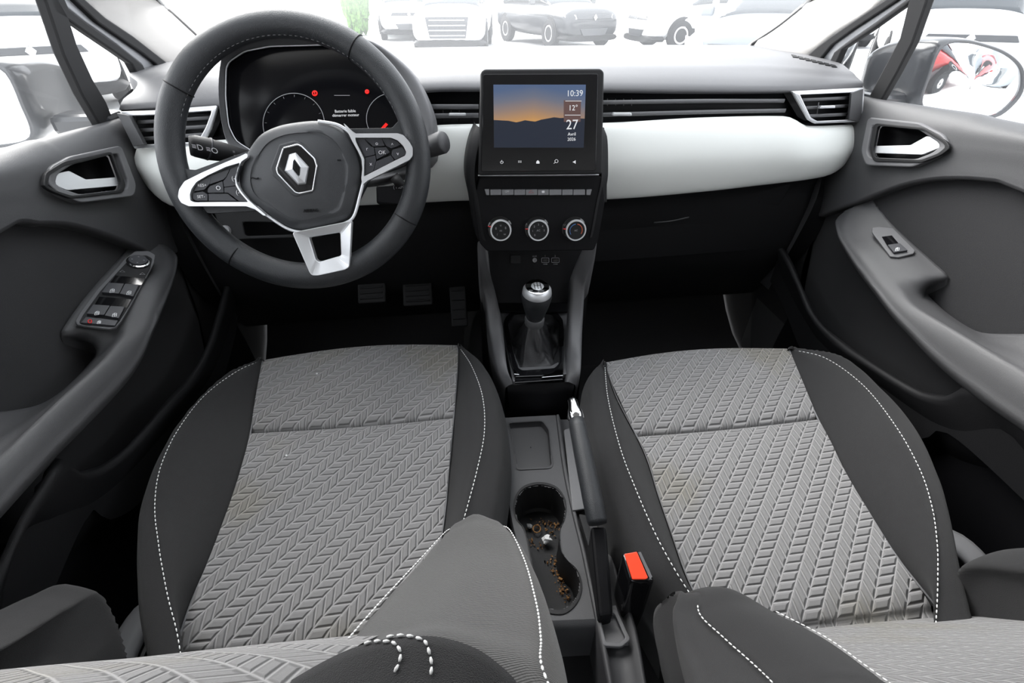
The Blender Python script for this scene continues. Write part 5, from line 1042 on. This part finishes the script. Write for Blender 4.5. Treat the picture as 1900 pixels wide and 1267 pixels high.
car('dark car seen through the small quarter window on the passenger side', 'car_grey', (4.7, 7.7, 0), -.7, 0, group='cars beside')
car('red and dark car reflected in the passenger side wing mirror', 'car_red', (6.6, -6.0, 0), 1.2, 0, group='cars behind')
car('dark car reflected in the driver side wing mirror', 'car_black', (-8.0, -6.5, 0), -.9, 0, group='cars behind')
car('grey car farther back in the passenger side wing mirror', 'car_grey', (13.2, -8.8, 0), .9, 0, group='cars behind')
bm = bmesh.new(); bmesh.ops.create_icosphere(bm, subdivisions=4, radius=1)
for w in bm.verts:
    n_ = random.random(); w.co = Vector((w.co.x*.45, w.co.y*.45, w.co.z*1.3))*(.8+.35*n_)
me = bpy.data.meshes.new('shrub'); bm.to_mesh(me); bm.free(); me.transform(Matrix.Translation((-3.1, 21, 1.2)))
tag(link('shrub', me, 'foliage', sm=False), 'green upright shrub ahead, right of the steering wheel rim', 'shrub')
# ================================================================ LIGHT
w = bpy.data.worlds.new('sky'); SC.world = w; w.use_nodes = True; nt = w.node_tree; bg = nt.nodes['Background']
tc = nt.nodes.new('ShaderNodeTexCoord'); sp = nt.nodes.new('ShaderNodeSeparateXYZ'); nt.links.new(tc.outputs['Generated'], sp.inputs[0])
r = nt.nodes.new('ShaderNodeValToRGB'); e = r.color_ramp.elements; e[0].position = .0; e[0].color = (.92, .95, 1, 1); e[1].position = 1.; e[1].color = (.9, .95, 1, 1)
nt.links.new(sp.outputs[2], r.inputs[0]); nt.links.new(r.outputs[0], bg.inputs[0]); bg.inputs[1].default_value = 1.5
def sun(nm, d, strength, ang, col=(1, .98, .95)):
    l = bpy.data.lights.new(nm, 'SUN'); l.energy = strength; l.angle = math.radians(ang); l.color = col
    o = bpy.data.objects.new(nm, l); COL.objects.link(o); o.rotation_euler = Vector(d).to_track_quat('Z', 'Y').to_euler(); return o
sun('sun', (-.5, .75, .75), 5.0, 60)
# ================================================================ CAMERA
cd = bpy.data.cameras.new('camera'); cam = bpy.data.objects.new('camera', cd); COL.objects.link(cam)
cd.sensor_width = 36; cd.sensor_fit = 'HORIZONTAL'; cd.lens = 36*F/1900; cd.clip_start = .01; cd.clip_end = 300
M = Matrix((( BR[0], BU[0], -BF[0], CAM[0]), (BR[1], BU[1], -BF[1], CAM[1]), (BR[2], BU[2], -BF[2], CAM[2]), (0, 0, 0, 1))); cam.matrix_world = M
SC.camera = cam
vs = SC.view_settings; vs.view_transform = 'Standard'; vs.look = 'None'; vs.gamma = 1; vs.use_curve_mapping = False; vs.exposure = 1.15
SC.cycles.max_bounces = 10; SC.cycles.diffuse_bounces = 5; SC.cycles.transparent_max_bounces = 16; SC.cycles.glossy_bounces = 4; SC.cycles.caustics_reflective = False; SC.cycles.caustics_refractive = False
SC.cycles.use_denoising = True
try: SC.cycles.denoiser = 'OPENIMAGEDENOISE'
except Exception: pass
SC.cycles.sample_clamp_indirect = 6
